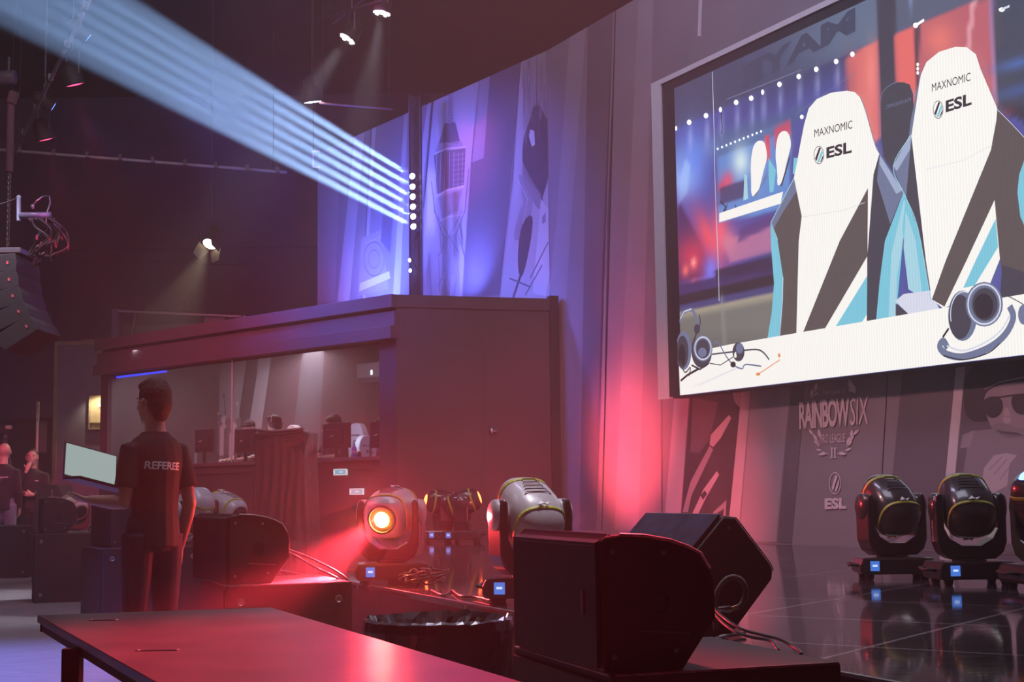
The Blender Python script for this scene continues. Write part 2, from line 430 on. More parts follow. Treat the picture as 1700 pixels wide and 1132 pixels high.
# far blue section: seams, pale strip, a round dial picture
printing(WL, bm_far, 'printed_picture', [
    ('mid2', [(528, 250), (566, 230), (556, 500), (528, 500)]),
    ('light', [(590, 216), (606, 208), (580, 500), (560, 500)]),
    ('deep', [(616, 204), (617, 204), (601, 500), (600, 500)]),
    ('light', [(619, 202), (625, 199), (606, 500), (602, 500)]),
    ('mid2', [(600, 395), (635, 380), (645, 480), (594, 492)]),
    ('dark', (621, 430, 17, 28, 2.0), 'ring'), ('dark', (621, 430, 9, 15, 1.5), 'ring'),
    ('light', [(606, 405), (640, 388)], 'stroke', 1.5),
    ('pale', [(598, 470), (646, 450), (648, 462), (596, 484)]),
    ('dark', [(640, 300), (654, 330), (648, 420), (632, 400)]),
    ('light', [(672, 176), (678, 173), (664, 495), (652, 495)]),
    ('base', [(680, 172), (683, 171), (684, 495), (668, 495)]),
], 'printed dial and pale diagonal strips')
# wing: tower, steps, leaning figure, strips
tower = [
    ('light', [(712, 161), (717, 158), (700, 330), (700, 240)]),
    ('deep', [(718, 158), (720, 157), (704, 345), (702, 345)]),
    ('light', [(722, 156), (796, 124), (782, 262), (774, 380), (766, 492), (703, 492), (704, 345)]),
    ('mid2', [(745, 150), (752, 148), (753, 205), (742, 206)]),
    ('dark', [(738, 205), (756, 203), (764, 236), (728, 240)]),
    ('mid2', [(727, 238), (766, 234), (772, 248), (722, 254)]),
    ('dark', [(720, 254), (773, 246), (770, 310), (726, 322)]),
]
for k in range(7):
    x = 724 + 7.2 * k; tower.append(('light', [(x + 1, 252), (x - 1 if k < 3 else x, 316)], 'stroke', 1.6))
for k in range(7):
    y = 258 + 8.2 * k; tower.append(('mid2', [(750, y), (772, y - 3)], 'stroke', 1.1))
tower += [
    ('pale', [(720, 256), (740, 247), (773, 244)], 'stroke', 3), ('pale', [(724, 326), (742, 316), (771, 309)], 'stroke', 4),
    ('mid2', [(727, 328), (768, 314), (760, 350), (734, 362)]),
    ('pale', [(727, 368), (745, 360), (768, 356)], 'stroke', 3),
    ('dark', [(716, 300), (722, 350), (738, 400), (745, 490)], 'stroke', 2.5), ('dark', [(778, 280), (772, 350), (752, 400), (744, 490)], 'stroke', 2.5),
    ('mid2', [(735, 392), (758, 388), (765, 490), (732, 492)]),
    ('dark', [(720, 350), (762, 420)], 'stroke', 1.5), ('dark', [(768, 350), (728, 425)], 'stroke', 1.5),
    ('mid2', [(712, 420), (716, 490)], 'stroke', 5), ('mid2', [(728, 420), (730, 490)], 'stroke', 3),
]
tower += [
    ('dark', [(796, 124), (866, 93), (856, 250), (842, 490), (768, 492), (783, 270), (784, 268)]),
    ('mid2', [(797, 124), (814, 116), (803, 262), (784, 270)]),
    ('light', [(866, 93), (918, 68), (914, 250), (922, 330), (912, 496), (830, 494), (852, 300)]),
    ('mid2', [(872, 90), (915, 70), (914, 210), (870, 215)]),
    ('base', [(876, 100), (880, 98), (880, 180), (874, 180)]), ('base', [(890, 94), (893, 92), (894, 180), (889, 182)]),
    ('deep', smooth_poly([(884, 175), (896, 172), (906, 196), (917, 206), (906, 212), (918, 232), (908, 262), (912, 292), (900, 330), (896, 352), (884, 330), (872, 304), (866, 262), (870, 220), (880, 205)])),
    ('pale', [(880, 215), (887, 217), (888, 240), (883, 244), (878, 226)]),
    ('mid2', smooth_poly([(858, 285), (872, 296), (888, 322), (880, 366), (866, 398), (850, 400), (862, 350), (872, 330)])), ('pale', [(860, 300), (876, 330), (868, 372)], 'stroke', 1.5), ('base', smooth_poly([(868, 262), (876, 300), (896, 316), (904, 340), (896, 352), (880, 326), (866, 296)])),
    ('deep', smooth_poly([(864, 372), (886, 350), (882, 400), (866, 470), (858, 440)])), ('deep', [(870, 440), (852, 494)], 'stroke', 6),
    ('deep', [(896, 300), (899, 300), (902, 345), (899, 345)]),
    ('pale', [(898, 330), (914, 352), (918, 420), (906, 492), (884, 486), (892, 400)]),
    ('base', [(900, 360), (906, 352), (906, 368), (900, 372)]),
    ('dark', [(880, 462), (910, 402)], 'stroke', 3), ('dark', [(872, 490), (900, 440)], 'stroke', 3), ('dark', [(846, 462), (880, 476)], 'stroke', 3),
    ('light', [(928, 55), (931, 53), (925, 400), (921, 400)]),
]
rs_ = random.Random(9)
for k in range(46):
    x = rs_.uniform(868, 916); y = rs_.uniform(95, 175); tower.append((rs_.choice(('dark', 'base', 'light')), [(x, y), (x - rs_.uniform(0, 2), y + rs_.uniform(20, 90))], 'stroke', rs_.uniform(0.6, 1.3)))
for k in range(30):
    x = rs_.uniform(706, 764); y = rs_.uniform(350, 470); tower.append((rs_.choice(('dark', 'mid2', 'pale')), [(x, y), (x + rs_.uniform(-12, 12), y + rs_.uniform(15, 50))], 'stroke', rs_.uniform(0.6, 1.6)))
for k in range(14):
    y = 170 + 5 * k; w_ = 1.5 + k * 0.75 * (0.6 if k < 8 else 1.2); tower.append(('dark', [(748 - w_, y), (748 + w_, y + 3)], 'stroke', 1.0))
printing(WL, bm_wing, 'printed_picture', tower, 'printed tower with a round gallery and a dark leaning figure')
printing(WM, bm_main, 'printed_picture', [
    ('mid2', [(946, 49), (974, 33), (950, 340), (936, 560), (930, 880), (914, 880), (912, 480), (924, 366)]),
    ('dark', [(976, 32), (1018, 3), (1000, 440), (990, 880), (962, 880)]),
    ('deep', [(1021, 0), (1023, 0), (1008, 366), (1000, 880), (998, 880)]),
    ('mid2', [(1060, 0), (1085, 0), (1060, 880), (1020, 880)]),
    ('deep', [(1098, 655), (1099.5, 655), (1099.5, 880), (1098, 880)]),
    ('light', [(1121, 640), (1145, 640), (1127, 895), (1101, 893)]),
    # picture of a kneeling armed figure
    ('deep', [(1147, 640), (1232, 630), (1222, 740), (1212, 890), (1128, 893)]),
    ('dark', [(1150, 660), (1192, 668), (1178, 730), (1160, 752), (1146, 750)]),
    ('mid2', [(1146, 800), (1178, 740), (1184, 746), (1148, 822), (1142, 850), (1133, 850)]),
    ('light', [(1180, 722), (1210, 689), (1214, 694), (1196, 728), (1184, 742), (1178, 738)]),
    ('mid2', [(1216, 650), (1232, 648), (1228, 676), (1220, 668)]),
    ('light', [(1142, 868), (1168, 812), (1190, 782), (1194, 788), (1172, 826), (1150, 872)]),
    ('deep', [(1163, 822), (1170, 814), (1174, 820), (1167, 830)]),
    ('mid2', [(1180, 890), (1184, 850), (1206, 830), (1202, 890)]),
    ('deep', [(1186, 880), (1190, 852), (1202, 844), (1198, 886)]),
    ('light', [(1232, 640), (1247, 638), (1225, 898), (1207, 896)]),
    ('mid2', [(1249, 638), (1314, 630), (1288, 900), (1227, 898)]),
    ('dark', [(1315, 630), (1338, 628), (1314, 902), (1290, 900)]),
    ('deep', [(1474, 600), (1475.5, 600), (1458, 905), (1456.5, 905)]),
    ('dark', [(1500, 600), (1588, 595), (1562, 912), (1470, 908)]),
    ('pale', [(1589, 590), (1604, 590), (1574, 914), (1558, 913)]),
    # portrait of a masked person with a raised gloved hand
    ('dark', [(1605, 590), (1900, 560), (1900, 940), (1576, 914)]),
    ('deep', smooth_poly([(1598, 660), (1604, 615), (1640, 590), (1700, 582), (1745, 600), (1752, 650), (1740, 700), (1700, 690), (1640, 700), (1606, 700)])),
    ('mid2', smooth_poly([(1630, 660), (1650, 640), (1700, 632), (1735, 640), (1738, 690), (1715, 732), (1690, 746), (1664, 734), (1642, 706)])),
    ('base', smooth_poly([(1642, 706), (1664, 700), (1690, 712), (1715, 708), (1712, 734), (1690, 746), (1664, 734)])),
    ('deep', smooth_poly([(1630, 664), (1650, 656), (1664, 662), (1666, 682), (1652, 696), (1636, 690)])), ('deep', smooth_poly([(1676, 660), (1694, 652), (1712, 656), (1716, 676), (1704, 690), (1684, 686)])),
    ('deep', [(1655, 660), (1690, 655)], 'stroke', 3), ('light', smooth_poly([(1667, 676), (1674, 676), (1680, 702), (1664, 704)])), ('dark', [(1664, 720), (1676, 717), (1692, 720)], 'stroke', 2.5),
    ('mid2', [(1634, 646), (1660, 634), (1700, 626)], 'stroke', 2), ('dark', [(1604, 690), (1600, 720), (1612, 760), (1596, 830)], 'stroke', 3),
    ('base', [(1610, 716), (1650, 712), (1672, 730), (1700, 722), (1720, 900), (1580, 906)]),
    ('mid2', [(1598, 722), (1618, 714), (1610, 742), (1594, 744)]),
    ('light', [(1630, 800), (1634, 776), (1650, 756), (1672, 752), (1688, 756), (1676, 770), (1672, 806), (1650, 818), (1634, 812)]),
    ('base', [(1642, 780), (1664, 758)], 'stroke', 1.5), ('base', [(1650, 788), (1672, 762)], 'stroke', 1.5), ('base', [(1660, 796), (1680, 770)], 'stroke', 1.5),
    ('mid2', [(1660, 690), (1680, 692)], 'stroke', 2),
    ('pale', [(1160, 0), (1166, 0), (1164, 60), (1158, 60)]),
], 'printed strips, armed figure and masked portrait')

# ---- printed logos on the backdrop
M_logo = mat('print_rose_grey_ink', (0.66, 0.56, 0.60), 0.7); M_logo2 = mat('print_blue_grey_ink', (0.24, 0.24, 0.30), 0.7)
def logo(name, label, draw, m=M_logo, W=WM, par=bm_main):
    mb = MB(); draw(mb); o = mb.build(name, m, None); o.parent = par; o.location = -par.location; o['label'] = label; return o
def leafs(mb):
    def leaf(x, y, L, a, w_=0.34):
        px = []
        for k in range(9):
            t = k / 8; px.append((x + L * t * math.cos(a) - L * w_ * 0.5 * math.sin(PI * t) * math.sin(a), y - L * t * math.sin(a) - L * w_ * 0.5 * math.sin(PI * t) * math.cos(a)))
        for k in range(7, 0, -1):
            t = k / 8; px.append((x + L * t * math.cos(a) + L * w_ * 0.5 * math.sin(PI * t) * math.sin(a), y - L * t * math.sin(a) + L * w_ * 0.5 * math.sin(PI * t) * math.cos(a)))
        WM.poly(mb, px, 0.0135)
    D = math.radians
    for x, y, L, a in ((1347, 661, 16, 84), (1352, 652, 18, 76), (1351, 657, 9, 40), (1350, 722, 12, 128), (1357, 732, 14, 122), (1361, 727, 15, 98),
                       (1362, 740, 14, 140), (1364, 748, 10, 165), (1359, 742, 16, 108), (1373, 752, 15, 190),
                       (1419, 654, 15, 96), (1416, 651, 23, 106), (1415, 651, 9, 146), (1416, 722, 14, 42), (1411, 733, 13, 62), (1413, 726, 13, 84),
                       (1405, 741, 14, 45), (1403, 748, 11, 22), (1406, 741, 17, 74), (1391, 752, 14, -8)):
        leaf(x, y, L, D(a))
    WM.stroke(mb, [(1359, 755), (1366, 750), (1375, 754)], 1.2, 0.0135); WM.stroke(mb, [(1389, 754), (1397, 750), (1404, 753)], 1.2, 0.0135)
logo('laurel_emblem', 'laurel wreath around the tournament title', leafs)
logo('title_lettering', 'condensed letters reading RAINBOW', lambda mb: WM.text(mb, 'RAINBOW', (1327, 713), (1410.5, 707), (1326.5, 667), 0.0135, bold=0.03, space=0.88))
logo('title_lettering', 'cut letters reading SIX', lambda mb: WM.text(mb, 'SIX', (1411, 706.5), (1441, 704), (1412, 660), 0.0135, bold=0.0, space=0.95))
logo('title_lettering', 'small line reading TOM CLANCY\'S', lambda mb: WM.text(mb, "TOM CLANCY'S", (1366, 655), (1403, 652.5), (1366, 649), 0.0135, bold=0.0))
logo('title_lettering', 'line reading PRO LEAGUE', lambda mb: WM.text(mb, 'PRO LEAGUE', (1362, 735.5), (1403, 734), (1362, 721), 0.0135))
def two(mb):
    for x in (1380, 1385): WM.poly(mb, [(x, 744), (x + 2.2, 744), (x + 2.2, 759), (x, 759)], 0.0135)
    for y in (743, 758.6): WM.poly(mb, [(1378, y), (1383.6, y), (1383.6, y + 1.2), (1378, y + 1.2)], 0.0135); WM.poly(mb, [(1384, y), (1389.4, y), (1389.4, y + 1.2), (1384, y + 1.2)], 0.0135)
logo('title_lettering', 'roman numeral II', two)
def esl_mark(mb, cx, cy, rx, ry, W=WM, off=0.0135, slash=True, ringw=1.6):
    W.ring(mb, cx, cy, rx, ry, ringw, off)
    if slash:
        for P in ([(-0.62, 0.45), (0.08, -0.78), (0.48, -0.66), (-0.30, 0.72)], [(-0.10, 0.80), (0.66, -0.42), (0.74, 0.10), (0.28, 0.78)]):
            W.poly(mb, [(cx + rx * p[0], cy + ry * p[1]) for p in P], off)
        for sx in ():
            pts = [(cx + rx * (sx - 0.42), cy + ry * 0.62), (cx + rx * (sx + 0.25), cy - ry * 0.72), (cx + rx * (sx + 0.55), cy - ry * 0.62), (cx + rx * (sx - 0.1), cy + ry * 0.78)]
            pts = [(cx + (p[0] - cx) * 0.8, cy + (p[1] - cy) * 0.95) for p in pts]
            W.poly(mb, pts, off)
logo('round_mark', 'oval mark with two slanted bars', lambda mb: esl_mark(mb, 1386, 802, 9.2, 17.5))
logo('bold_lettering', 'bold letters reading ESL', lambda mb: WM.text(mb, 'ESL', (1369, 845.5), (1405, 844.5), (1369, 827), 0.0135, bold=0.05, space=1.02))

# ================================================================== large screen
OFF = 0.34
so = WM.hit(1089, 400, OFF)[0]; sb1 = WM.hit(1105, 400, OFF)[0]; sd = WM.hit(1125.5, 400, OFF)[0]
tb = WM.hit(1128, 657, OFF)[1]; tt = WM.hit(1160, 102.7, OFF)[1]; td = WM.hit(1182, 118, OFF)[1]
s_end = sd + (td - tb) * 16 / 9 * 1.02
scr = thing('led_screen', 'huge lit stage screen showing two white gaming chairs behind a white desk', 'screen', WM.pt((so + s_end) / 2, tb, OFF * 0.5))
def scr_build(mb, name, m, label=None):
    o = mb.build(name, m, None); o.parent = scr; o.location = -scr.location
    if label: o['label'] = label
    return o
def wbox(mb, s0, s1, t0, t1, o0, o1, W=WM):
    P = [W.pt(s, t, o) for o in (o1, o0) for s, t in ((s0, t0), (s1, t0), (s1, t1), (s0, t1))]
    mb.add(P, [(0, 1, 2, 3), (5, 4, 7, 6), (0, 4, 5, 1), (1, 5, 6, 2), (2, 6, 7, 3), (3, 7, 4, 0)])
mb = MB(); wbox(mb, so, s_end + 0.3, tb, tt, 0.02, OFF - 0.05); scr_build(mb, 'cabinet', M_black)
mb = MB(); wbox(mb, so, sb1, tb - 0.02, tt, OFF - 0.05, OFF + 0.02); wbox(mb, sb1, s_end + 0.3, tt - 0.06, tt, OFF - 0.05, OFF + 0.02)
scr_build(mb, 'surround', mat('pale_grey_surround', (0.62, 0.6, 0.62), 0.6, var=0.04), 'pale grey strip round the left and top edge')
mb = MB(); wbox(mb, sb1, sd, tb, tt - 0.06, OFF - 0.05, OFF); wbox(mb, sd, s_end + 0.3, td, tt - 0.06, OFF - 0.05, OFF)
scr_build(mb, 'border', mat('matt_black_border', (0.03, 0.03, 0.035), 0.6, var=0.1), 'matt black border')

# --- what the screen shows: a soft photographic picture, then the sharp shapes on it
def sstep(a, b, x): t = np.clip((x - a) / (b - a), 0, 1); return t * t * (3 - 2 * t)
def paint(X, Y):
    C = np.zeros(X.shape + (3,))
    def lay(col, a):
        nonlocal C
        C = C * (1 - a[..., None]) + np.array(col, float) * a[..., None]
    def blob(col, x, y, rx, ry, k=1.0, rot=0.0):
        dx = X - x; dy = Y - y; u = dx * math.cos(rot) + dy * math.sin(rot); v = -dx * math.sin(rot) + dy * math.cos(rot)
        lay(col, k * np.exp(-((u / rx) ** 2 + (v / ry) ** 2)))
    def polym(pts, soft=2.0):
        m = np.ones(X.shape)
        n = len(pts)
        for i in range(n):
            x0, y0 = pts[i]; x1, y1 = pts[(i + 1) % n]; L = math.hypot(x1 - x0, y1 - y0)
            d = ((x1 - x0) * (Y - y0) - (y1 - y0) * (X - x0)) / L
            m *= np.clip(d / soft + 0.5, 0, 1)
        return m
    lay((64, 68, 98), np.ones(X.shape))
    lay((92, 106, 132), sstep(1200, 1420, X) * sstep(160, 60, Y))
    LN = 212 - 0.435 * (X - 1120)
    below = sstep(-2, 6, Y - LN)
    lay((74, 76, 150), below * 0.95)
    lay((60, 62, 92), below * sstep(1180, 1330, X) * sstep(60, 0, Y - LN) * 0.8)
    lay((96, 118, 170), below * sstep(1350, 1230, X) * np.exp(-(((Y - (262 - 0.28 * (X - 1120))) / 22) ** 2)) * 0.85)
    blob((92, 130, 232), 1150, 270, 26, 60, 0.9); blob((150, 182, 250), 1130, 300, 26, 34, 0.85)
    lay((150, 186, 245), polym([(1128, 300), (1138, 262), (1146, 275), (1141, 322), (1126, 338)], 4) * 0.8)
    lay((106, 72, 150), sstep(300, 380, Y) * sstep(1300, 1180, X) * 0.85)
    lay((70, 42, 88), polym([(1124, 345), (1137, 332), (1163, 400), (1190, 450), (1124, 470)], 4) * 0.9)
    blob((236, 84, 98), 1176, 395, 14, 46, 0.95, -0.35); blob((224, 60, 86), 1150, 425, 30, 36, 0.8)
    blob((250, 120, 120), 1152, 437, 5, 9, 1); blob((255, 170, 150), 1151, 435, 3, 5, 1); blob((255, 120, 110), 1138, 449, 5, 9, 0.9); blob((255, 120, 110), 1152, 468, 4, 4, 0.9)
    blob((246, 90, 110), 1195, 385, 14, 40, 0.9); blob((240, 130, 140), 1210, 400, 14, 20, 0.7)
    lay((200, 120, 150), polym([(1200, 400), (1288, 370), (1288, 415), (1212, 436)], 6) * 0.75)
    lay((90, 60, 120), polym([(1230, 378), (1285, 355), (1288, 372), (1225, 402)], 4) * 0.85)
    blob((120, 120, 235), 1180, 448, 12, 24, 0.95); blob((80, 110, 245), 1175, 470, 7, 8, 0.8)
    lay((52, 38, 66), polym([(1186, 448), (1290, 420), (1290, 452), (1190, 468)], 4) * 0.95)
    lay((60, 46, 92), polym([(1126, 470), (1290, 446), (1290, 470), (1126, 494)], 4) * 0.9)
    lay((44, 36, 46), polym([(1126, 490), (1292, 455), (1292, 474), (1126, 508)], 3))
    lay((66, 66, 112), polym([(1126, 508), (1292, 472), (1292, 490), (1126, 524)], 3) * 0.9)
    g = polym([(1126, 518), (1292, 484), (1292, 580), (1126, 610)], 4)
    lay((112, 112, 108), g); lay((158, 150, 132), g * np.exp(-(((Y - (522 - 0.2 * (X - 1126))) / 7) ** 2)))
    lay((84, 82, 84), g * sstep(540, 590, Y) * 0.7)
    lay((140, 140, 142), np.exp(-(((X - (1195 + (Y - 400) * 0.045)) / 2.2) ** 2)) * sstep(480, 500, Y) * 0.8)
    # the screen seen on the screen
    n_ = polym([(1191, 240), (1312, 200), (1312, 345), (1193, 370)], 3)
    lay((96, 140, 205), n_ * 0.9); lay((70, 90, 130), polym([(1191, 222), (1345, 170), (1312, 215), (1191, 262)], 5) * 0.6)
    lay((205, 70, 90), polym([(1268, 226), (1276, 222), (1280, 262), (1272, 266)], 3)); lay((205, 70, 90), polym([(1284, 212), (1312, 200), (1312, 230), (1286, 244)], 3) * 0.85)
    blob((225, 240, 235), 1230, 268, 15, 26, 0.85); blob((240, 70, 100), 1208, 300, 10, 14, 0.85); blob((230, 50, 70), 1198, 312, 6, 10, 0.85)
    lay((70, 60, 100), polym([(1194, 312), (1240, 298), (1240, 326), (1194, 340)], 3) * 0.85)
    # red drapes and dark pillar behind the chairs
    r1 = polym([(1404, 96), (1457, 66), (1462, 230), (1420, 260), (1408, 160)], 5); lay((222, 110, 104), r1 * 0.95)
    blob((150, 80, 96), 1410, 150, 12, 60, 0.55); blob((246, 150, 138), 1446, 120, 9, 50, 0.5)
    lay((60, 58, 72), polym([(1455, -40), (1487, -40), (1492, 300), (1466, 260)], 2.5))
    r2 = polym([(1485, 54), (1522, 40), (1560, 20), (1640, -6), (1654, 180), (1490, 215)], 4); lay((186, 92, 100), r2 * 0.95)
    blob((232, 120, 106), 1560, 66, 26, 30, 0.8); lay((226, 104, 98), polym([(1486, 56), (1518, 44), (1528, 200), (1494, 214)], 3) * 0.9)
    lay((60, 50, 66), polym([(1519, 40), (1526, 38), (1527, 150), (1521, 150)], 2) * 0.9)
    lay((224, 160, 170), polym([(1612, 0), (1621, -4), (1610, 84), (1603, 84)], 2) * 0.8)
    lay((190, 130, 160), polym([(1640, -8), (1650, -10), (1656, 172), (1650, 172)], 3) * 0.7)
    rr = polym([(1650, -40), (1950, -60), (1950, 330), (1655, 180)], 3); lay((58, 66, 84), rr)
    blob((70, 110, 190), 1690, 105, 40, 9, 0.75, -0.25); blob((60, 90, 160), 1690, 150, 40, 9, 0.7, -0.25); lay((44, 44, 56), rr * sstep(165, 185, Y) * 0.8)
    blob((120, 50, 70), 1672, 186, 12, 8, 0.7); lay((70, 70, 80), polym([(1650, 20), (1662, 16), (1663, 76), (1653, 80)], 2) * 0.7)
    lay((82, 88, 110), polym([(1490, -40), (1660, -60), (1640, -6), (1486, 54)], 5) * 0.85)
    lay((150, 170, 230), np.exp(-(((X - 1511) / 1.3) ** 2)) * sstep(40, 25, Y) * 0.8)
    # small row of lamps with falling light
    for i, x in enumerate((1144, 1172, 1196, 1222, 1247, 1266, 1294, 1326, 1355, 1388)):
        yy = LNf(x); blob((190, 200, 250), x + 2, yy + 26, 4, 22, 0.45)
    lay((120, 160, 215), np.exp(-(((Y - (162 - 0.16 * (X - 1480))) / 4) ** 2)) * sstep(1470, 1500, X) * sstep(1530, 1520, X) * 0.6)
    return np.clip(C, 0, 255)
def LNf(x): return {1144: 203, 1172: 192, 1196: 182, 1222: 170, 1247: 163, 1266: 153, 1294: 140, 1326: 127, 1355: 115, 1388: 102, 1415: 90}.get(x, 100)

GN, GM = 150, 92
s_far = s_end
us = np.linspace(sd, s_far, GN + 1); ts = np.linspace(tb, td, GM + 1)
pv = []; pp = []
for t in ts:
    for s in us:
        p = WM.pt(float(s), float(t), OFF); pv.append(tuple(p)); pp.append(proj(p))
pp = np.array(pp); colr = paint(pp[:, 0], pp[:, 1]) / 255.0
linc = np.where(colr <= 0.04045, colr / 12.92, ((colr + 0.055) / 1.055) ** 2.4)
fs = [(j * (GN + 1) + i, j * (GN + 1) + i + 1, (j + 1) * (GN + 1) + i + 1, (j + 1) * (GN + 1) + i) for j in range(GM) for i in range(GN)]
me = bpy.data.meshes.new('picture'); me.from_pydata(pv, [], fs)
ca = me.color_attributes.new('picture', 'FLOAT_COLOR', 'POINT')
ca.data.foreach_set('color', np.concatenate([linc, np.ones((len(linc), 1))], 1).astype(np.float32).ravel())
pm = bpy.data.materials.new('screen_picture'); pm.use_nodes = True; nt = pm.node_tree; b = nt.nodes['Principled BSDF']
b.inputs['Base Color'].default_value = (0.01, 0.01, 0.01, 1); b.inputs['Roughness'].default_value = 0.6
at = nt.nodes.new('ShaderNodeAttribute'); at.attribute_name = 'picture'
nt.links.new(at.outputs['Color'], b.inputs['Emission Color']); b.inputs['Emission Strength'].default_value = 1.15
me.materials.append(pm)
po = bpy.data.objects.new('display', me); COL.objects.link(po); po.parent = scr; po.location = -scr.location
po['label'] = 'lit display showing a blurred stage with red and blue light'

SE = 1.12
def led_mat(name, rgb, s=1.0, wave=0.10):
    """lit picture colour broken by the fine vertical rows of the screen's diodes"""
    m = emat(name, rgb, s)
    nt = m.node_tree; b = nt.nodes['Principled BSDF']
    tc = nt.nodes.new('ShaderNodeTexCoord'); wv = nt.nodes.new('ShaderNodeTexWave'); wv.inputs['Scale'].default_value = 9.0
    mp = nt.nodes.new('ShaderNodeMapping'); mp.inputs['Rotation'].default_value = (0, 0, math.atan2(0.889, 0.458) - PI * 0.0)
    nt.links.new(tc.outputs['Object'], mp.inputs['Vector']); nt.links.new(mp.outputs[0], wv.inputs['Vector'])
    r = nt.nodes.new('ShaderNodeMapRange'); r.inputs['To Min'].default_value = s * (1 - wave); r.inputs['To Max'].default_value = s
    nt.links.new(wv.outputs['Fac'], r.inputs['Value']); nt.links.new(r.outputs[0], b.inputs['Emission Strength'])
    return m
CW = led_mat('shown_white', (250, 248, 243), SE); CCY = led_mat('shown_cyan', (120, 198, 220), SE); CCY2 = led_mat('shown_pale_cyan', (165, 212, 228), SE)
CG = led_mat('shown_grey_brown', (88, 80, 80), SE); CD = led_mat('shown_dark_grey', (64, 64, 76), SE); CB = led_mat('shown_blue_grey', (108, 118, 150), SE)
CBL = led_mat('shown_light_blue_grey', (160, 174, 205), SE); CK = led_mat('shown_black', (38, 36, 44), SE); CO = led_mat('shown_orange', (236, 140, 80), SE)
CLW = led_mat('shown_lamp_white', (255, 255, 255), 1.6); CSH = led_mat('shown_cool_white', (214, 218, 235), SE)
shown_off = OFF + 0.004
WM.clip = (sd, s_end, tb, td)
def crv(P):
    if len(P) < 4: return P
    O = []
    for i in range(len(P) - 1):
        a, b_, c_, d_ = P[max(i - 1, 0)], P[i], P[i + 1], P[min(i + 2, len(P) - 1)]
        for q in range(5):
            t = q / 5; O.append(tuple(0.5 * (2 * b_[j] + (c_[j] - a[j]) * t + (2 * a[j] - 5 * b_[j] + 4 * c_[j] - d_[j]) * t * t + (3 * b_[j] - a[j] - 3 * c_[j] + d_[j]) * t ** 3) for j in (0, 1)))
    return O + [P[-1]]
def shown(name, label, items):
    """one picture element on the screen; items = (material, kind, data...)"""
    global shown_off
    ms = []; mb = MB()
    for it in items:
        if it[0] not in ms: ms.append(it[0])
        mb.mi = ms.index(it[0]); shown_off += 0.0004
        k = it[1]
        if k == 'p': WM.poly(mb, it[2], shown_off)
        elif k == 's': WM.stroke(mb, crv(it[2]), it[3], shown_off)
        elif k == 'o': WM.oval(mb, *it[2], shown_off)
        elif k == 'r': WM.ring(mb, *it[2][:5], shown_off, **(it[3] if len(it) > 3 else {}))
        elif k == 't': WM.text(mb, it[2], it[3], it[4], it[5], shown_off, **it[6])
    return scr_build(mb, name, ms if len(ms) > 1 else ms[0], label)
lamps = [(CLW, 'o', (x, LNf(x), 3.6 if x not in (1196, 1266) else 2.4, 4.4)) for x in (1144, 1172, 1196, 1222, 1247, 1266, 1294, 1326, 1355, 1388, 1415)]
lamps += [(CLW, 'o', (1122.5, 213, 1.5, 4)), (CLW, 's', [(1519, 43), (1534, 33)], 4.5), (CLW, 'o', (1520, 42, 4, 4.5)), (CLW, 'o', (1663, 16, 5, 3.5)), (CSH, 's', [(1662, 16), (1676, 10)], 4)]
lamps += [(CLW, 'o', (1523.5, 107 + 7 * k, 2, 3)) for k in range(3)] + [(CLW, 'o', (1331, 194, 3, 3.5))]
lamps += [(CLW, 'o', (1191.5 + 7.2 * k, 247 - 2.9 * k, 1.5, 2)) for k in range(11)]
lamps += [(CB, 's', [(1206, 165), (1330, 116)], 1.6), (CK, 's', [(1197, 186), (1199, 212), (1198, 222)], 2.2), (CSH, 's', [(1182.5, 119), (1185, 200), (1187, 300), (1192, 430), (1194, 500)], 1.4), (CB, 's', [(1320, 190), (1420, 120)], 1)]
for q in lamps:
    if q[1] == 'o' and len(q) == 3 and q[0] is CLW and q[2][2] > 2: shown('shown_lamp', 'white lamp in the picture', [q])
    elif q[1] == 'o': pass
    else: shown('shown_light_streak', 'thin lit line in the picture', [q])
    if q[1] == 'o' and not (q[2][2] > 2): shown('shown_lamp', 'tiny white lamp in the picture', [q])
shown('shown_small_screen', 'tiny repeat of the picture inside the picture', [
    (CW, 'p', [(1194, 354), (1300, 318), (1296, 338), (1194, 369)]),
    (CCY2, 'p', [(1236, 288), (1240, 292), (1242, 330), (1234, 333)]),
    (CW, 'p', smooth_poly([(1246, 275), (1249, 246), (1256, 234), (1266, 233), (1271, 240), (1274, 262), (1268, 282), (1258, 324), (1247, 328), (1247, 296)])),
    (CB, 'p', [(1262, 312), (1274, 284), (1272, 296), (1255, 326), (1249, 328)]), (CCY, 'p', [(1276, 262), (1288, 282), (1284, 318), (1278, 320), (1276, 290)]),
    (CW, 'p', smooth_poly([(1287, 262), (1289, 234), (1294, 220), (1304, 216), (1311, 224), (1314, 242), (1308, 258), (1300, 300), (1290, 312), (1291, 284)])),
    (CD, 'p', [(1296, 308), (1312, 254), (1312, 262), (1298, 310)]), (CCY, 'p', [(1318, 262), (1324, 262), (1320, 290), (1316, 288)]),
    (CK, 's', [(1196, 334), (1206, 346), (1201, 350), (1208, 340)], 2), (CK, 's', [(1220, 340), (1222, 344)], 2)])
shown('shown_lettering', 'mirrored letters above the picture\'s lamp row reading MAYE', [(emat('shown_faint_letters', (66, 70, 96), 1.0), 't', 'MAYE', (1232, 146), (1420, 52), (1232, 110), dict(bold=0.04, mirror=True))])
shown('shown_chair', 'dark chair back behind the white chairs in the picture', [
    (CD, 'p', smooth_poly([(1462, 170), (1464, 152), (1476, 141), (1496, 135), (1515, 142), (1518, 200), (1500, 262), (1484, 282), (1464, 256)], 1)),
    (CB, 's', [(1462, 166), (1466, 152), (1478, 141), (1490, 136)], 1.4),
    (CB, 't', 'MAXNOMIC', (1470, 181), (1512, 168), (1470, 175), dict(mirror=True))])
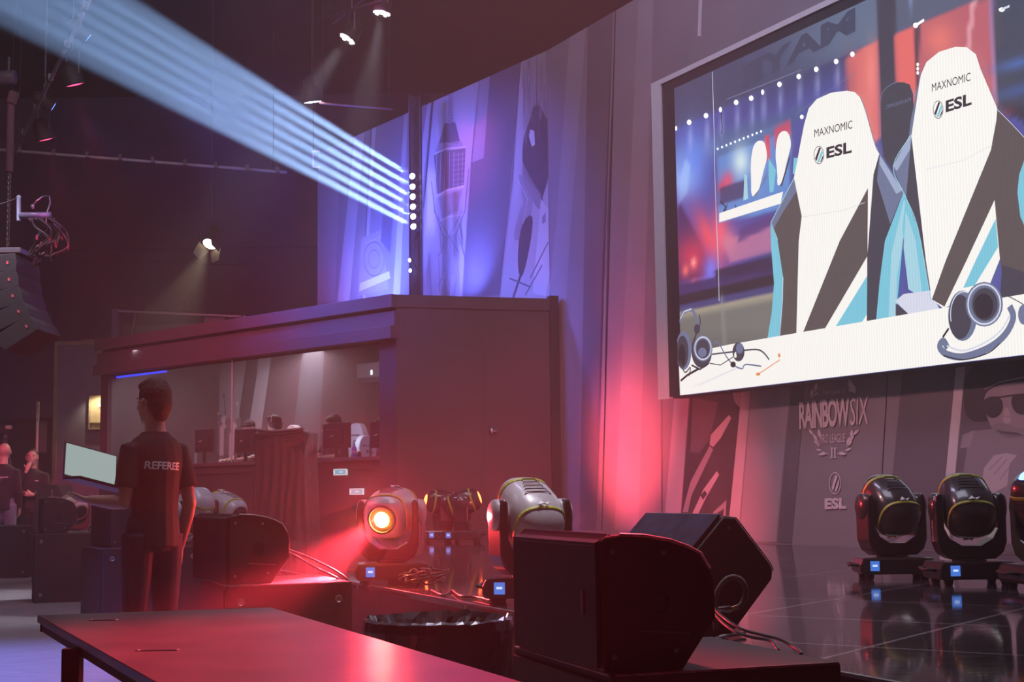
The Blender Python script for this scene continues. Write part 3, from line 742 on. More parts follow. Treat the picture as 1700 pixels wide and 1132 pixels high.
ch1_w = [(1318, 295), (1323.5, 267.8), (1329, 237), (1335, 206.6), (1342.6, 179.8), (1356, 164.5), (1379, 154), (1405.8, 150.5), (1419, 153), (1428.7, 162.6), (1436.4, 183.6), (1444, 210.4), (1451.7, 237), (1460, 254.4), (1450, 290), (1441, 330), (1440, 425), (1439, 536), (1322, 557), (1326, 400), (1331, 359)]
shown('shown_chair', 'nearer white gaming chair in the picture, left one', [
    (CG, 'p', [(1318, 295), (1279.6, 369), (1291, 400), (1300, 460), (1299, 500), (1294, 563), (1322, 558), (1326, 400), (1331, 359)]),
    (CB, 'p', [(1318, 295), (1279.6, 369), (1284, 380), (1300, 352), (1322, 318)]),
    (CCY, 'p', [(1279, 369), (1291, 400), (1300, 460), (1299, 500), (1293, 564), (1273, 568), (1281, 520), (1285, 470), (1280, 410)]),
    (CD, 'p', [(1460, 256), (1500, 318), (1469, 400), (1460, 470), (1455, 535), (1439, 538), (1440, 336), (1446, 300)]),
    (CB, 'p', [(1460, 256), (1500, 318), (1478, 372), (1456, 300)]), (CBL, 'p', [(1461, 258), (1498, 316), (1488, 322), (1460, 272)]),
    (CCY, 'p', [(1501, 317), (1469, 400), (1460, 470), (1454, 536), (1487, 530), (1489, 460), (1499, 400), (1506, 346)]),
    (CCY2, 'p', [(1501, 330), (1480, 420), (1475, 532), (1487, 530), (1489, 460), (1499, 400), (1506, 346)]),
    (CW, 'p', ch1_w),
    (CG, 'p', [(1331, 557), (1394, 400), (1441, 312), (1440, 425), (1365.6, 552)]),
    (CCY, 'p', [(1440, 457), (1439, 522), (1427, 541), (1383, 549)]),
    (CB, 's', [(1428, 161), (1437, 184), (1452, 237), (1461, 256), (1501, 316)], 1.5), (CCY2, 's', [(1318, 296), (1280, 369), (1291, 398)], 1.6),
    (CSH, 's', [(1333, 360), (1400, 349), (1436, 336)], 0.8), (CK, 's', [(1440, 336), (1440, 540)], 1.0), (CSH, 's', [(1300, 460), (1299, 500), (1294, 563)], 1.4)])
shown('shown_chair', 'farther white gaming chair in the picture, right one', [
    (CB, 'p', [(1511, 222), (1482, 276), (1490, 287), (1504, 330), (1516, 300), (1534, 283)]), (CBL, 'p', [(1511, 223), (1483, 275), (1489, 284), (1518, 236)]),
    (CB, 'p', [(1530, 118), (1522, 150), (1512, 200), (1509, 224), (1516, 226), (1522, 190), (1528, 130)]),
    (CD, 'p', [(1513, 226), (1534, 283), (1537, 400), (1547, 498), (1538, 470), (1522, 400), (1504, 330)]),
    (CCY, 'p', [(1504, 326), (1524, 380), (1536, 440), (1546, 500), (1528, 490), (1504, 420), (1498, 380)]),
    (CCY2, 'p', [(1504, 350), (1520, 400), (1532, 495), (1508, 480), (1500, 410)]),
    (CSH, 'p', [(1500, 488), (1545, 482), (1560, 514), (1510, 523), (1486, 500)]), (CD, 'p', [(1487, 504), (1512, 524), (1487, 530)]),
    (CW, 'p', [(1513, 226), (1519, 199), (1524, 153), (1528, 126), (1538, 103), (1559, 86), (1586, 77.7), (1605, 78.4), (1620, 90), (1628, 115), (1635, 145), (1645, 164.5), (1655.6, 180), (1651, 250), (1653, 340), (1660, 430), (1640, 480), (1566, 512), (1547, 497), (1537, 432), (1534, 283)]),
    (CG, 'p', [(1547, 497), (1570.3, 432), (1645, 249), (1654, 200), (1652, 330), (1604.7, 432), (1568, 509)]),
    (CCY, 'p', [(1653, 363), (1620, 432), (1599, 478), (1618, 474), (1657, 410)]),
    (CG, 'p', [(1655.6, 180), (1720, 250), (1700, 300), (1702, 480), (1664, 458), (1660, 430), (1651, 330), (1650, 250)]),
    (CD, 'p', [(1664, 440), (1702, 452), (1702, 492), (1660, 496)]),
    (CCY, 'p', [(1712, 232), (1692, 290), (1689, 320), (1694, 360), (1712, 400), (1730, 330)]),
    (CCY2, 's', [(1513, 224), (1483, 276), (1503, 326), (1524, 380), (1545, 498)], 1.6), (CSH, 's', [(1656, 182), (1680, 206), (1704, 232)], 1.0),
    (CB, 's', [(1530, 116), (1522, 155), (1512, 222)], 1.5), (CSH, 's', [(1536, 282), (1600, 266), (1648, 240)], 0.8)])
for nm, cx, bl, br, tl, mbl, mbr, mtl, ox, oy in (
        ('left', 0, (1352, 228), (1415, 213), (1352, 215), (1372, 263.5), (1414, 253.5), (1372, 244.5), 1359.5, 257.5),
        ('right', 0, (1547, 152.5), (1611, 134), (1547, 139), (1570, 187), (1613, 174), (1570, 167), 1557.5, 182)):
    shown('shown_lettering', f'chair maker\'s name on the {nm} chair in the picture', [
        (CK, 't', 'MAXNOMIC', bl, br, tl, dict(bold=0.0))])
    shown('shown_lettering', f'bold ESL on the {nm} chair in the picture', [(CK, 't', 'ESL', mbl, mbr, mtl, dict(bold=0.035))])
    shown('shown_round_mark', f'round striped mark on the {nm} chair in the picture', [
        (CK, 'r', (ox, oy, 8.2, 14.5, 1.1)),
        (CK, 'p', [(ox - 6.5, oy + 6), (ox + 0.5, oy - 13), (ox + 3.4, oy - 12), (ox - 4, oy + 10)]),
        (CCY, 'p', [(ox - 2.8, oy + 11.5), (ox + 5, oy - 9), (ox + 7, oy - 4), (ox + 0, oy + 12.5)]),
        (CK, 'p', [(ox + 1.6, oy + 12.6), (ox + 7.4, oy - 1.5), (ox + 7.0, oy + 5.5), (ox + 4, oy + 11)])])
shown('shown_desk', 'white desk along the bottom of the picture', [
    (CW, 'p', [(1126.5, 590), (1210, 572), (1566, 511), (1700, 488), (1950, 440), (1950, 559), (1700, 588.8), (1129, 656.5)]),
    (CSH, 's', [(1160, 640), (1240, 604)], 1.0), (CSH, 's', [(1150, 642), (1220, 612)], 0.8)])
shown('shown_headphones', 'headphones with foam microphone at the left of the picture', [
    (CB, 's', [(1129, 536), (1134, 520), (1148, 514), (1156, 528), (1162, 548)], 6), (CSH, 's', [(1129, 530), (1136, 517), (1148, 513)], 2),
    (CK, 's', [(1158, 546), (1154, 560), (1149, 574)], 3.2), (CD, 'o', (1157, 546, 5, 8)), (CK, 's', [(1161, 522), (1163, 536), (1160, 544)], 2.2),
    (CB, 'o', (1135, 582, 13, 32)), (CD, 'o', (1133, 584, 10, 27)), (CK, 'o', (1132, 590, 6, 19)),
    (CD, 'o', (1165, 584, 17, 27)), (CB, 'o', (1167, 578, 16, 22)), (CSH, 'r', (1167, 578, 13.5, 18.5, 2.5)), (CD, 'o', (1167, 579, 11, 16)), (CB, 'o', (1166, 585, 7, 8)),
    (CK, 's', [(1148, 606), (1162, 613), (1177, 603)], 3), (CK, 's', [(1130, 632), (1142, 622), (1160, 612)], 4), (CD, 's', [(1129, 600), (1137, 618), (1146, 610), (1144, 624)], 2.5),
    (CD, 's', [(1182, 588), (1216, 584), (1252, 580), (1266, 584), (1277, 597)], 2.6), (CB, 's', [(1186, 570), (1192, 568), (1206, 592), (1218, 606), (1232, 612), (1238, 605), (1264, 608)], 2.4),
    (CK, 's', [(1178, 603), (1196, 606), (1218, 592)], 1.6), (CK, 'o', (1217, 605, 4.5, 5)), (CD, 'o', (1226, 584, 10, 16, )), (CB, 'o', (1228, 578, 6, 9)), (CW, 'p', [(1219, 586), (1222, 584), (1223, 593), (1219, 594)]),
    (CO, 's', [(1256, 623), (1295, 597)], 1.6), (CO, 'o', (1258.5, 621, 3.5, 2.6)), (CO, 'o', (1293.5, 590, 2.0, 3.5))])
shown('shown_headphones', 'large folded headphones at the right of the picture', [
    (CB, 's', [(1573, 578), (1566, 566), (1560, 576), (1572, 588), (1600, 592), (1640, 578), (1668, 556), (1682, 528), (1676, 508)], 12),
    (CSH, 's', [(1572, 574), (1600, 582), (1636, 568), (1662, 548), (1676, 524)], 3), (CK, 's', [(1566, 590), (1600, 597), (1640, 586), (1660, 570)], 2),
    (CB, 'o', (1598, 524, 24, 42), ), (CD, 'o', (1594, 526, 19, 37)), (CSH, 'r', (1600, 522, 22, 38, 2.0), dict(a0=PI * 0.9, a1=PI * 1.6)),
    (CB, 'o', (1634, 505, 31, 37)), (CSH, 'r', (1634, 505, 27, 33, 3)), (CD, 'o', (1635, 505, 23, 29)), (CK, 'o', (1633, 508, 16, 21)), (CB, 'r', (1635, 505, 22, 28, 1.5)),
    (CK, 's', [(1575, 545), (1565, 560)], 4), (CD, 's', [(1667, 488), (1690, 500), (1710, 512)], 1.6), (CB, 'o', (1700, 522, 10, 17))])
WM.clip = None

# ================================================================== glass player booth
ZS = 0.6
BC = (-1.51, 18.46); BL = (-6.82, 23.5); BR = (0.60, 19.08)
WB = Wall(BL, BC); WS = Wall(BC, BR)
ZB = 3.77; ZF = 3.185
booth = thing('player_booth', 'dark booth with a long window and a stepped red fascia, players inside', 'booth', (-3.6, 20.6, ZS))
def bpart(mb, name, m, label=None, par=booth, bevel=0, smooth=False):
    o = mb.build(name, m, None, bevel=bevel, smooth=smooth); o.parent = par; o.location = -par.location
    if label: o['label'] = label
    return o
M_booth = mat('brown_black_booth_board', (0.075, 0.06, 0.068), 0.6, var=0.12, vs=1.2)
M_fascia = mat('dark_plum_fascia_board', (0.12, 0.085, 0.105), 0.5, var=0.08, vs=1.5)
LB = WB.len
zf = lambda x, y: WB.hit(x, y)[1]
for (za, zb, o0, o1, lab) in ((zf(657, 511), ZB, -0.2, 0.10, 'top board of the fascia'), (zf(657, 541), zf(657, 516), -0.2, 0.05, 'middle board of the fascia'), (ZF, zf(657, 541), -0.2, 0.12, 'bottom board of the fascia')):
    mb = MB(); wbox(mb, -0.06, LB + 0.02, za, zb, o0, o1, WB); bpart(mb, 'fascia_board', M_fascia, lab, bevel=0.006)
mb = MB(); wbox(mb, 0, LB, ZF, ZB - 0.01, -0.25, -0.02, WB); bpart(mb, 'fascia_core', M_black)
ZC = zf(560, 760)            # counter
mb = MB(); wbox(mb, 0.0, 0.22, ZS, ZF, -0.2, 0.0, WB); bpart(mb, 'corner_post', M_booth)
mb = MB(); wbox(mb, LB - 0.34, LB, ZS, ZF, -0.2, 0.0, WB); bpart(mb, 'corner_post', M_booth)
mb = MB(); wbox(mb, 0.22, LB - 0.34, ZC - 0.05, ZC, -0.3, 0.05, WB); bpart(mb, 'window_sill', M_fascia, bevel=0.005)
mb = MB(); wbox(mb, 0.22, LB - 0.34, ZS, ZC - 0.05, -0.15, 0.0, WB); wbox(mb, 0.22, LB - 0.34, ZC - 0.16, ZC - 0.1, 0.0, 0.02, WB)
bpart(mb, 'front_panel', M_booth, 'dark board below the window')
gl = bpy.data.materials.new('booth_glass'); gl.use_nodes = True; nt = gl.node_tree; nt.nodes.clear()
o_ = nt.nodes.new('ShaderNodeOutputMaterial'); mx = nt.nodes.new('ShaderNodeMixShader'); tr = nt.nodes.new('ShaderNodeBsdfTransparent'); gs = nt.nodes.new('ShaderNodeBsdfGlossy')
tr.inputs[0].default_value = (0.93, 0.93, 0.95, 1); gs.inputs['Roughness'].default_value = 0.03; 
mx.inputs[0].default_value = 0.05; nt.links.new(tr.outputs[0], mx.inputs[1]); nt.links.new(gs.outputs[0], mx.inputs[2]); nt.links.new(mx.outputs[0], o_.inputs[0])
sg = [0.22, WB.hit(379, 700)[0], LB - 0.34]
for a, b_ in zip(sg[:-1], sg[1:]):
    mb = MB(); wbox(mb, a, b_ - 0.01, ZC, ZF, -0.07, -0.062, WB); bpart(mb, 'glass_pane', gl)
mb = MB(); wbox(mb, sg[1] - 0.012, sg[1] + 0.004, ZC, ZF, -0.075, -0.055, WB); bpart(mb, 'glass_joint', mat('milky_glass_edge', (0.55, 0.5, 0.55), 0.3))
mb = MB(); wbox(mb, WB.hit(628, 620)[0], WB.hit(641, 620)[0], ZC, ZF, -0.35, -0.2, WB); bpart(mb, 'inner_post', M_fascia)
mb = MB(); a = WB.hit(190, 624, -0.16)[0]; b_ = WB.hit(276, 622, -0.16)[0]; wbox(mb, a, b_, ZF - 0.05, ZF - 0.02, -0.17, -0.15, WB); bpart(mb, 'blue_reflection_bar', emat('blue_reflection_glow', (50, 70, 255), 1.6), 'thin glowing bar standing in for a blue lamp reflection at the top left of the window')  # glowing bar stands in for a lamp's reflection in the glass
# side wall facing the screen, with a flush door
mb = MB(); wbox(mb, 0, WS.len, ZS, ZB - 0.04, -0.12, 0.0, WS); bpart(mb, 'side_wall', M_booth)
mb = MB(); wbox(mb, -0.01, WS.len + 0.02, WS.hit(700, 511)[1], ZB + 0.0, -0.14, 0.02, WS); bpart(mb, 'side_fascia', M_booth, bevel=0.005)
mb = MB(); wbox(mb, WS.len - 0.1, WS.len + 0.03, ZS, ZB + 0.04, -0.1, 0.03, WS); bpart(mb, 'corner_trim', M_black)
s0 = WS.hit(803, 700)[0]
mb = MB(); wbox(mb, s0, WS.len - 0.16, ZS + 0.02, WS.hit(803, 558)[1], -0.01, 0.008, WS); dr = bpart(mb, 'door', M_booth, 'flush dark door in the side wall')
mb = MB(); c = WS.pt(*WS.hit(815, 716), 0.04); mb.ell(c, (0.035, 0.035, 0.05)); mb.bar(WS.pt(*WS.hit(815, 716), 0), WS.pt(*WS.hit(824, 716), 0.05), 0.02, 0.02)
hd = mb.build('handle', M_steel, None, smooth=True); hd.parent = dr; hd['label'] = 'metal door handle'
# roof, floor, back wall and left wall
def P2(s, o): p = WB.pt(s, 0, o); return (p.x, p.y)
D = -2.3
mb = MB(); mb.prism([P2(0, -0.1), P2(LB - 0.1, -0.1), (BR[0] - 0.12, BR[1] + 0.1), P2(LB, D), P2(0, D)], ZB - 0.12, ZB - 0.06, axis='z'); bpart(mb, 'roof', M_black)
mb = MB(); mb.prism([P2(0.1, -0.16), P2(LB - 0.1, -0.16), (BR[0] - 0.2, BR[1] + 0.15), P2(LB, D), P2(0.1, D)], ZS + 0.01, ZS + 0.31, axis='z'); bpart(mb, 'raised_floor', M_black)
mb = MB(); wbox(mb, 0, LB, ZS + 0.31, ZB - 0.12, D - 0.06, D, WB); bw = bpart(mb, 'back_wall', mat('grey_inner_wall', (0.30, 0.27, 0.30), 0.7, var=0.06), 'grey inner wall of the booth')
mb = MB(); wbox(mb, -0.02, 0.06, ZS, ZB - 0.12, D, -0.2, WB); bpart(mb, 'end_wall', M_booth)
# printed crowd and slanted bars on the inner wall
MW['crowd'] = mat('print_crowd_grey', (0.15, 0.13, 0.145), 0.75); MW['crowd2'] = mat('print_crowd_pale', (0.48, 0.43, 0.46), 0.75); MW['wine'] = mat('print_wine_dark', (0.10, 0.06, 0.075), 0.75)
def on_back(items, name, label):
    keys = []; mb = MB(); off = D + 0.004
    for it in items:
        if it[0] not in keys: keys.append(it[0])
        mb.mi = keys.index(it[0]); off += 0.0004
        if len(it) == 2: WB.poly(mb, it[1], off)
        elif it[2] == 's': WB.stroke(mb, it[1], it[3], off)
        else: WB.oval(mb, *it[1], off)
    o = mb.build(name, [MW[k] for k in keys], None); o.parent = bw; o['label'] = label
WB.clip = (0.06, LB, ZS + 0.4, ZB - 0.14)
rnd = random.Random(3)
it = [('wine', [(451, 560), (640, 560), (640, 780), (425, 780)]), ('deep', [(414, 560), (432, 560), (412, 780), (385, 780)]),
      ('mid2', [(436, 560), (455, 560), (424, 780), (402, 780)]), ('dark', [(505, 560), (540, 560), (528, 780), (480, 780)]), ('deep', [(606, 560), (625, 560), (625, 780), (606, 780)])]
for k in range(26):
    x = 205 + k * 7.6 + rnd.uniform(-3, 3); y = 702 + rnd.uniform(-14, 8) - (8 if k % 5 == 0 else 0)
    c_ = 'crowd' if k % 2 else 'crowd2'
    it.append((c_, (x, y, 5.2, 7), 'o')); it.append((c_, [(x - 8, y + 60), (x - 7, y + 12), (x, y + 5), (x + 7, y + 12), (x + 8, y + 60)]))
    if k % 3 == 0: it.append((c_, [(x + 5, y + 14), (x + 9, y - 14), (x + 6, y - 36)], 's', 3)); it.append((c_, (x + 6, y - 38, 2.5, 3.5), 'o'))
it += [('crowd2', [(312, 625), (334, 650), (330, 654)]), ('crowd2', [(330, 655), (352, 706), (344, 708)]), ('crowd', [(346, 600), (349, 600), (350, 700), (347, 700)])]
on_back(it, 'printed_crowd', 'printed cheering crowd and slanted bars')
WB.clip = None
# two lit information labels on the lower panel
for nm, px, col, lab in (('display_label', (564, 783.5), (110, 190, 215), 'pale cyan label on the booth front, upper one left of the red lamp'), ('display_label', (591, 816), (178, 182, 208), 'pale grey label on the booth front, lower one left of the red lamp')):
    s_, t_ = WB.hit(*px, 0.03); t = thing(nm, lab, 'label', WB.pt(s_, t_ - 0.045, 0.025))
    k = 0.135
    mb = MB(); wbox(mb, s_ - k, s_ + k, t_ - 0.042, t_ + 0.042, 0.003, 0.03, WB); o = bpart(mb, 'frame', emat('label_frame_white', (225, 225, 235), 0.8), par=t)
    mb = MB(); wbox(mb, s_ - k + 0.012, s_ + k - 0.012, t_ - 0.031, t_ + 0.031, 0.03, 0.033, WB); o = bpart(mb, 'display', emat('label_' + str(col[0]), col, 0.8), par=t)
    mb = MB(); wbox(mb, s_ - k + 0.02, s_ - k + 0.035, t_ - 0.02, t_ + 0.02, 0.033, 0.035, WB); bpart(mb, 'mark', emat('label_mark', (245, 245, 250), 0.9), par=t)
    mb = MB(); wbox(mb, s_ - 0.01, s_ + 0.07, t_ - 0.006, t_ + 0.006, 0.033, 0.035, WB)
    bpart(mb, 'mark', emat('label_mark', (245, 245, 250), 0.9), par=t)
# player desk inside, monitors, chairs, bottles
desk = thing('player_desk', 'long dark player desk behind the booth window', 'desk', WB.pt(LB * 0.5, ZS + 0.31, -0.7))
ZD = ZC - 0.02
mb = MB(); wbox(mb, 0.4, LB - 0.45, ZD - 0.03, ZD, -1.0, -0.34, WB); bpart(mb, 'desk_top', M_black, par=desk, bevel=0.004)
for s_ in (0.5, 2.6, 4.7, LB - 0.6):
    mb = MB(); wbox(mb, s_ - 0.03, s_ + 0.03, ZS + 0.31, ZD - 0.03, -0.98, -0.38, WB); bpart(mb, 'leg', M_black, par=desk)
RB = math.atan2(WB.u.y, WB.u.x)       # booth front runs along local x, its outside faces local -y
M_shield = mat('plum_grey_monitor_wing', (0.30, 0.22, 0.28), 0.5, var=0.05)
def monitor(px, top, w_px, label, off=-0.62):
    s_, t_ = WB.hit(px, top, off)
    sc = w_px / 42.0
    t = thing('gaming_monitor', label, 'monitor', WB.pt(s_, ZD, off), RB, 'monitors on the player desk')
    h = t_ - ZD
    mb = MB(); mb.box((0, 0, h - 0.19), (0.50 * sc, 0.035, 0.36), None); mb.box((0, -0.025, h - 0.2), (0.3 * sc, 0.03, 0.2)); mb.build('casing', mat('violet_black_monitor_plastic', (0.05, 0.032, 0.05), 0.35, var=0.1), t, bevel=0.006)
    mb = MB(); mb.box((0, 0.021, h - 0.19), (0.47 * sc, 0.004, 0.33)); mb.build('display', emat('game_screen_glow', (165, 175, 200), 6.0), t)
    mb = MB(); mb.box((0, 0.0, (h - 0.2) / 2 + 0.01), (0.06, 0.03, h - 0.22)); mb.box((0, 0.0, 0.008), (0.26, 0.2, 0.016)); mb.build('stand', M_black, t, bevel=0.004)
    mb = MB(); mb.prism([(-0.04, 0), (0.0, 0.012), (0.045, 0.02), (0.035, 0.002), (-0.01, -0.004)], -0.046, -0.041, Matrix.Translation((-0.07, 0, h - 0.2))); mb.build('badge', mat('white_badge', (0.85, 0.85, 0.85), 0.4), t)
    mb = MB(); mb.prism([(-0.285 * sc, h - 0.4), (-0.26 * sc, h - 0.06), (-0.258 * sc, h - 0.4)], -0.02, 0.0)
    mb = MB(); q = [(-0.26 * sc, -0.01), (-0.40 * sc, 0.13), (-0.405 * sc, 0.125), (-0.265 * sc, -0.02)]
    mb.add([(q[0][0], q[0][1], 0.02), (q[1][0], q[1][1], 0.02), (q[1][0], q[1][1], h - 0.07), (q[0][0], q[0][1], h - 0.13),
            (q[3][0], q[3][1], 0.02), (q[2][0], q[2][1], 0.02), (q[2][0], q[2][1], h - 0.07), (q[3][0], q[3][1], h - 0.13)],
           [(0, 1, 2, 3), (7, 6, 5, 4), (0, 3, 7, 4), (1, 5, 6, 2), (3, 2, 6, 7), (0, 4, 5, 1)])
    mb.build('side_shield', M_shield, t)['label'] = 'paler side shield'
    return t
monitor(340, 712, 42, 'leftmost gaming monitor in the booth, seen from behind with empty chair')
monitor(408, 711, 43, 'gaming monitor hiding the player with a cap')
monitor(559, 701, 50, 'gaming monitor right of the draped stand, hiding the second player from the right')
monitor(633, 698, 36, 'rightmost gaming monitor, half hidden by the booth corner post', -0.5)

def gaming_chair(px, top, label, rz=0.0, off=-1.6):
    s_, t_ = WB.hit(px, top, off)
    z0 = ZS + 0.31
    t = thing('gaming_chair', label, 'chair', WB.pt(s_, z0, off), RB + rz, 'white gaming chairs in the booth')
    t.scale.z = (t_ - z0) / 1.34
    prof = [(-0.17, 0.52), (-0.13, 0.78), (-0.15, 1.02), (-0.16, 1.16), (-0.12, 1.28), (-0.06, 1.335), (0.06, 1.335), (0.12, 1.28), (0.16, 1.16), (0.15, 1.02), (0.13, 0.78), (0.17, 0.52)]
    mb = MB(); mb.prism(smooth_poly(prof, 1), -0.06, 0.06); mb.build('backrest', mat('white_chair_leather', (0.75, 0.75, 0.73), 0.45, var=0.03), t, bevel=0.012)
    for sg_ in (-1, 1):
        mb = MB(); mb.prism([(sg_ * 0.14, 0.5), (sg_ * 0.28, 0.6), (sg_ * 0.30, 0.86), (sg_ * 0.20, 1.06), (sg_ * 0.15, 1.04), (sg_ * 0.13, 0.78)], -0.11, 0.05)
        mb.build('side_wing', mat('black_chair_leather', (0.02, 0.02, 0.022), 0.4), t, bevel=0.02)
    for tx, z, hh, ww in (('MAXNOMIC', 1.14, 0.03, 0.2), ('ESL', 1.03, 0.045, 0.12)):
        vs, fs = text_mesh(tx, 0.02); mb = MB(); mb.add([(-ww / 2 + x * ww + (0.03 if tx == 'ESL' else 0), -0.0645, z + y * hh) for x, y in vs], fs); mb.build('lettering', M_black, t)
    mb = MB(); mb.box((0, -0.2, 0.47), (0.5, 0.5, 0.1)); mb.build('seat', mat('black_chair_leather', (0.02, 0.02, 0.022), 0.4), t, bevel=0.03)
    mb = MB(); mb.tube([(0, -0.15, 0.08), (0, -0.15, 0.43)], 0.03)
    for k in range(5): a = k * 2 * PI / 5; mb.bar((0, -0.15, 0.08), (0.3 * math.cos(a), -0.15 + 0.3 * math.sin(a), 0.05), 0.04, 0.03)
    for k in range(5): a = k * 2 * PI / 5; mb.ell((0.3 * math.cos(a), -0.15 + 0.3 * math.sin(a), 0.03), (0.03, 0.03, 0.03), n=8, m=6)
    mb.build('base', M_black, t)
    return t
# the printed front of these chairs faces the window side (the players sit with their back to it)
gaming_chair(437, 714, 'white gaming chair between the cap player and the headset player', 0.1, -1.75)
gaming_chair(488, 705, 'white gaming chair showing only its top above the draped stand', 0.0, -1.9)
gaming_chair(594, 702, 'white gaming chair fully seen beside the right monitor', 0.1, -1.25)
gaming_chair(607, 722, 'blue-lit dark side of a gaming chair at the booth corner', 1.5, -1.0)

M_bottle = mat('violet_tinted_plastic', (0.38, 0.2, 0.55), 0.15, var=0.1); M_blabel = mat('pink_bottle_label', (0.8, 0.35, 0.5), 0.5)
def bottle(px, label, off=-0.4):
    s_, _ = WB.hit(px, 750, off)
    t = thing('water_bottle', label, 'bottle', WB.pt(s_, ZD, off), 0, 'bottles on the player desk')
    mb = MB(); mb.lathe([(0.033, 0), (0.036, 0.01), (0.036, 0.06), (0.031, 0.08), (0.036, 0.1), (0.036, 0.14), (0.028, 0.175), (0.014, 0.195), (0.014, 0.2)], 16); b0 = mb.build('bottle_body', M_bottle, t, smooth=True)
    mb = MB(); mb.lathe([(0.0365, 0.085), (0.0372, 0.087), (0.0372, 0.125), (0.0365, 0.127)], 16); mb.build('paper_label', M_blabel, t, smooth=True)
    mb = MB(); mb.lathe([(0.016, 0.198), (0.016, 0.215), (0.014, 0.22)], 12); mb.build('cap', mat('blue_cap', (0.1, 0.12, 0.5), 0.4), t)
bottle(429.5, 'water bottle on the player desk, left of the close pair'); bottle(436.5, 'water bottle on the player desk, right of the close pair'); bottle(588, 'single water bottle in front of the white chair')

# wall-mounted air conditioner inside
s_, t_ = WB.hit(626, 617, -1.95)
ac = thing('air_conditioner', 'grey air conditioner with a small white lamp, inside the booth at top right', 'air conditioner', WB.pt(s_, t_ - 0.16, -2.08), RB)
mb = MB(); mb.prism([(0.0, -0.0), (-0.12, 0.0), (-0.19, 0.08), (-0.2, 0.3), (0.0, 0.32)], -0.4, 0.4, axis='x'); mb.build('casing', mat('grey_ac_plastic', (0.42, 0.40, 0.45), 0.4), ac, bevel=0.01)
mb = MB(); mb.box((0.0, -0.135, 0.05), (0.7, 0.01, 0.03)); mb.build('air_flap', M_dark, ac)
mb = MB(); mb.box((-0.05, -0.2, 0.15), (0.03, 0.012, 0.07)); mb.build('indicator', emat('ac_lamp', (235, 240, 255), 3), ac)

# draped stand in front of the booth
off = 0.75
sa = WB.hit(443, 800, off)[0]; sb = WB.hit(531, 800, off)[0]; zt = WB.hit(485, 718, off)[1]
dp = thing('draped_stand', 'tall stand hidden under a crumpled wine-dark cloth, in front of the booth window', 'draped stand', WB.pt((sa + sb) / 2, ZS, off + 0.1), -0.2)
HW = 0.345; Hh = zt - ZS
mb = MB(); mb.box((0, 0, Hh / 2), (HW * 1.9, 0.5, Hh - 0.04)); mb.build('stand_box', M_black, dp)
NX, NZ = 150, 60; vs = []
rr = random.Random(5)
for j in range(NZ + 1):
    f_ = j / NZ
    for i in range(NX):
        a = 2 * PI * i / NX
        # rounded rectangle outline
        cx, sy = math.cos(a), math.sin(a); k = 1 / max(abs(cx), abs(sy)) ** 0.8
        if f_ < 0.16:            # top sheet, from the middle to the rim
            r_ = f_ / 0.16; z = Hh + 0.012 + 0.02 * mnoise.noise(V((cx * 3 * r_, sy * 3 * r_, 7)))
            x = cx * k * HW * r_; y = sy * k * 0.27 * r_
        else:
            g = (f_ - 0.16) / 0.84; z = Hh * (1 - g) + 0.004
            fold = (math.sin(a * 21 + 4 * g + 3 * mnoise.noise(V((a * 2, g * 1.2, 0)))) * 0.5 + 0.5) * (0.008 + 0.035 * g)
            swag = 0.03 * math.sin(a * 3 + g * 9) * math.exp(-((g - 0.12) / 0.1) ** 2)
            fl = 1 + 0.09 * g ** 2
            x = cx * k * HW * fl + cx * (fold + swag); y = sy * k * 0.27 * fl + sy * (fold + swag) * 1.3
            z += 0.0
        vs.append((x, y, z))
fs = [(j * NX + i, j * NX + (i + 1) % NX, (j + 1) * NX + (i + 1) % NX, (j + 1) * NX + i) for j in range(NZ) for i in range(NX)]
mb = MB(); mb.add(vs, fs)
for q in range(7):   # gathered rolls of cloth lying over the top
    y0 = -0.29 + 0.012 * q; z0 = Hh - 0.02 - 0.028 * q
    mb.tube([(-HW + 0.02 * q, y0, z0 + 0.05 - 0.05 * math.sin(q)), (-HW * 0.3, y0 - 0.02, z0 - 0.01 * q + 0.02), (HW * 0.3, y0 - 0.015, z0 + 0.03 - 0.012 * q), (HW * 0.95, y0, z0 + 0.05 - 0.006 * q)], 0.02, 8)
mb.build('cloth', mat('wine_dark_cloth', (0.055, 0.032, 0.038), 0.9, var=0.15, vs=14, bump=0.2), dp, smooth=True)

# ================================================================== beam column behind the booth
def colpt(x, y): return atY(x, y, 21.3)
pc = colpt(689, 300); colm = thing('lighting_column', 'dark upright column carrying a row of six white beams', 'column', (pc.x, 21.3, ZS))
ztop = colpt(689, 158).z - ZS
mb = MB()
for dx in (-0.085, 0.085):
    for dy in (0, 0.17): mb.tube([(dx, dy, 0), (dx, dy, ztop)], 0.014, 8)
n_ = 24
for k in range(n_):
    z0 = ztop * k / n_; z1 = ztop * (k + 1) / n_; s2 = 1 if k % 2 else -1
    mb.tube([(-0.085 * s2, 0, z0), (0.085 * s2, 0, z1)], 0.007, 6); mb.tube([(-0.085 * s2, 0.17, z0), (0.085 * s2, 0.17, z1)], 0.007, 6)
mb.build('truss', mat('matt_black_truss', (0.03, 0.025, 0.03), 0.5, metal=0.4), colm)
mb = MB(); mb.box((0.0, 0.08, ztop / 2), (0.2, 0.03, ztop)); mb.build('masking', M_dark, colm)
mb = MB(); mb.box((0, 0, 0.01), (0.5, 0.5, 0.02)); mb.build('base_plate', M_black, colm)
M_hot = mat('white_lamp_lens', (1, 1, 1), 0.4, 0, (0.85, 0.93, 1.0), 30)
lb = colm.location
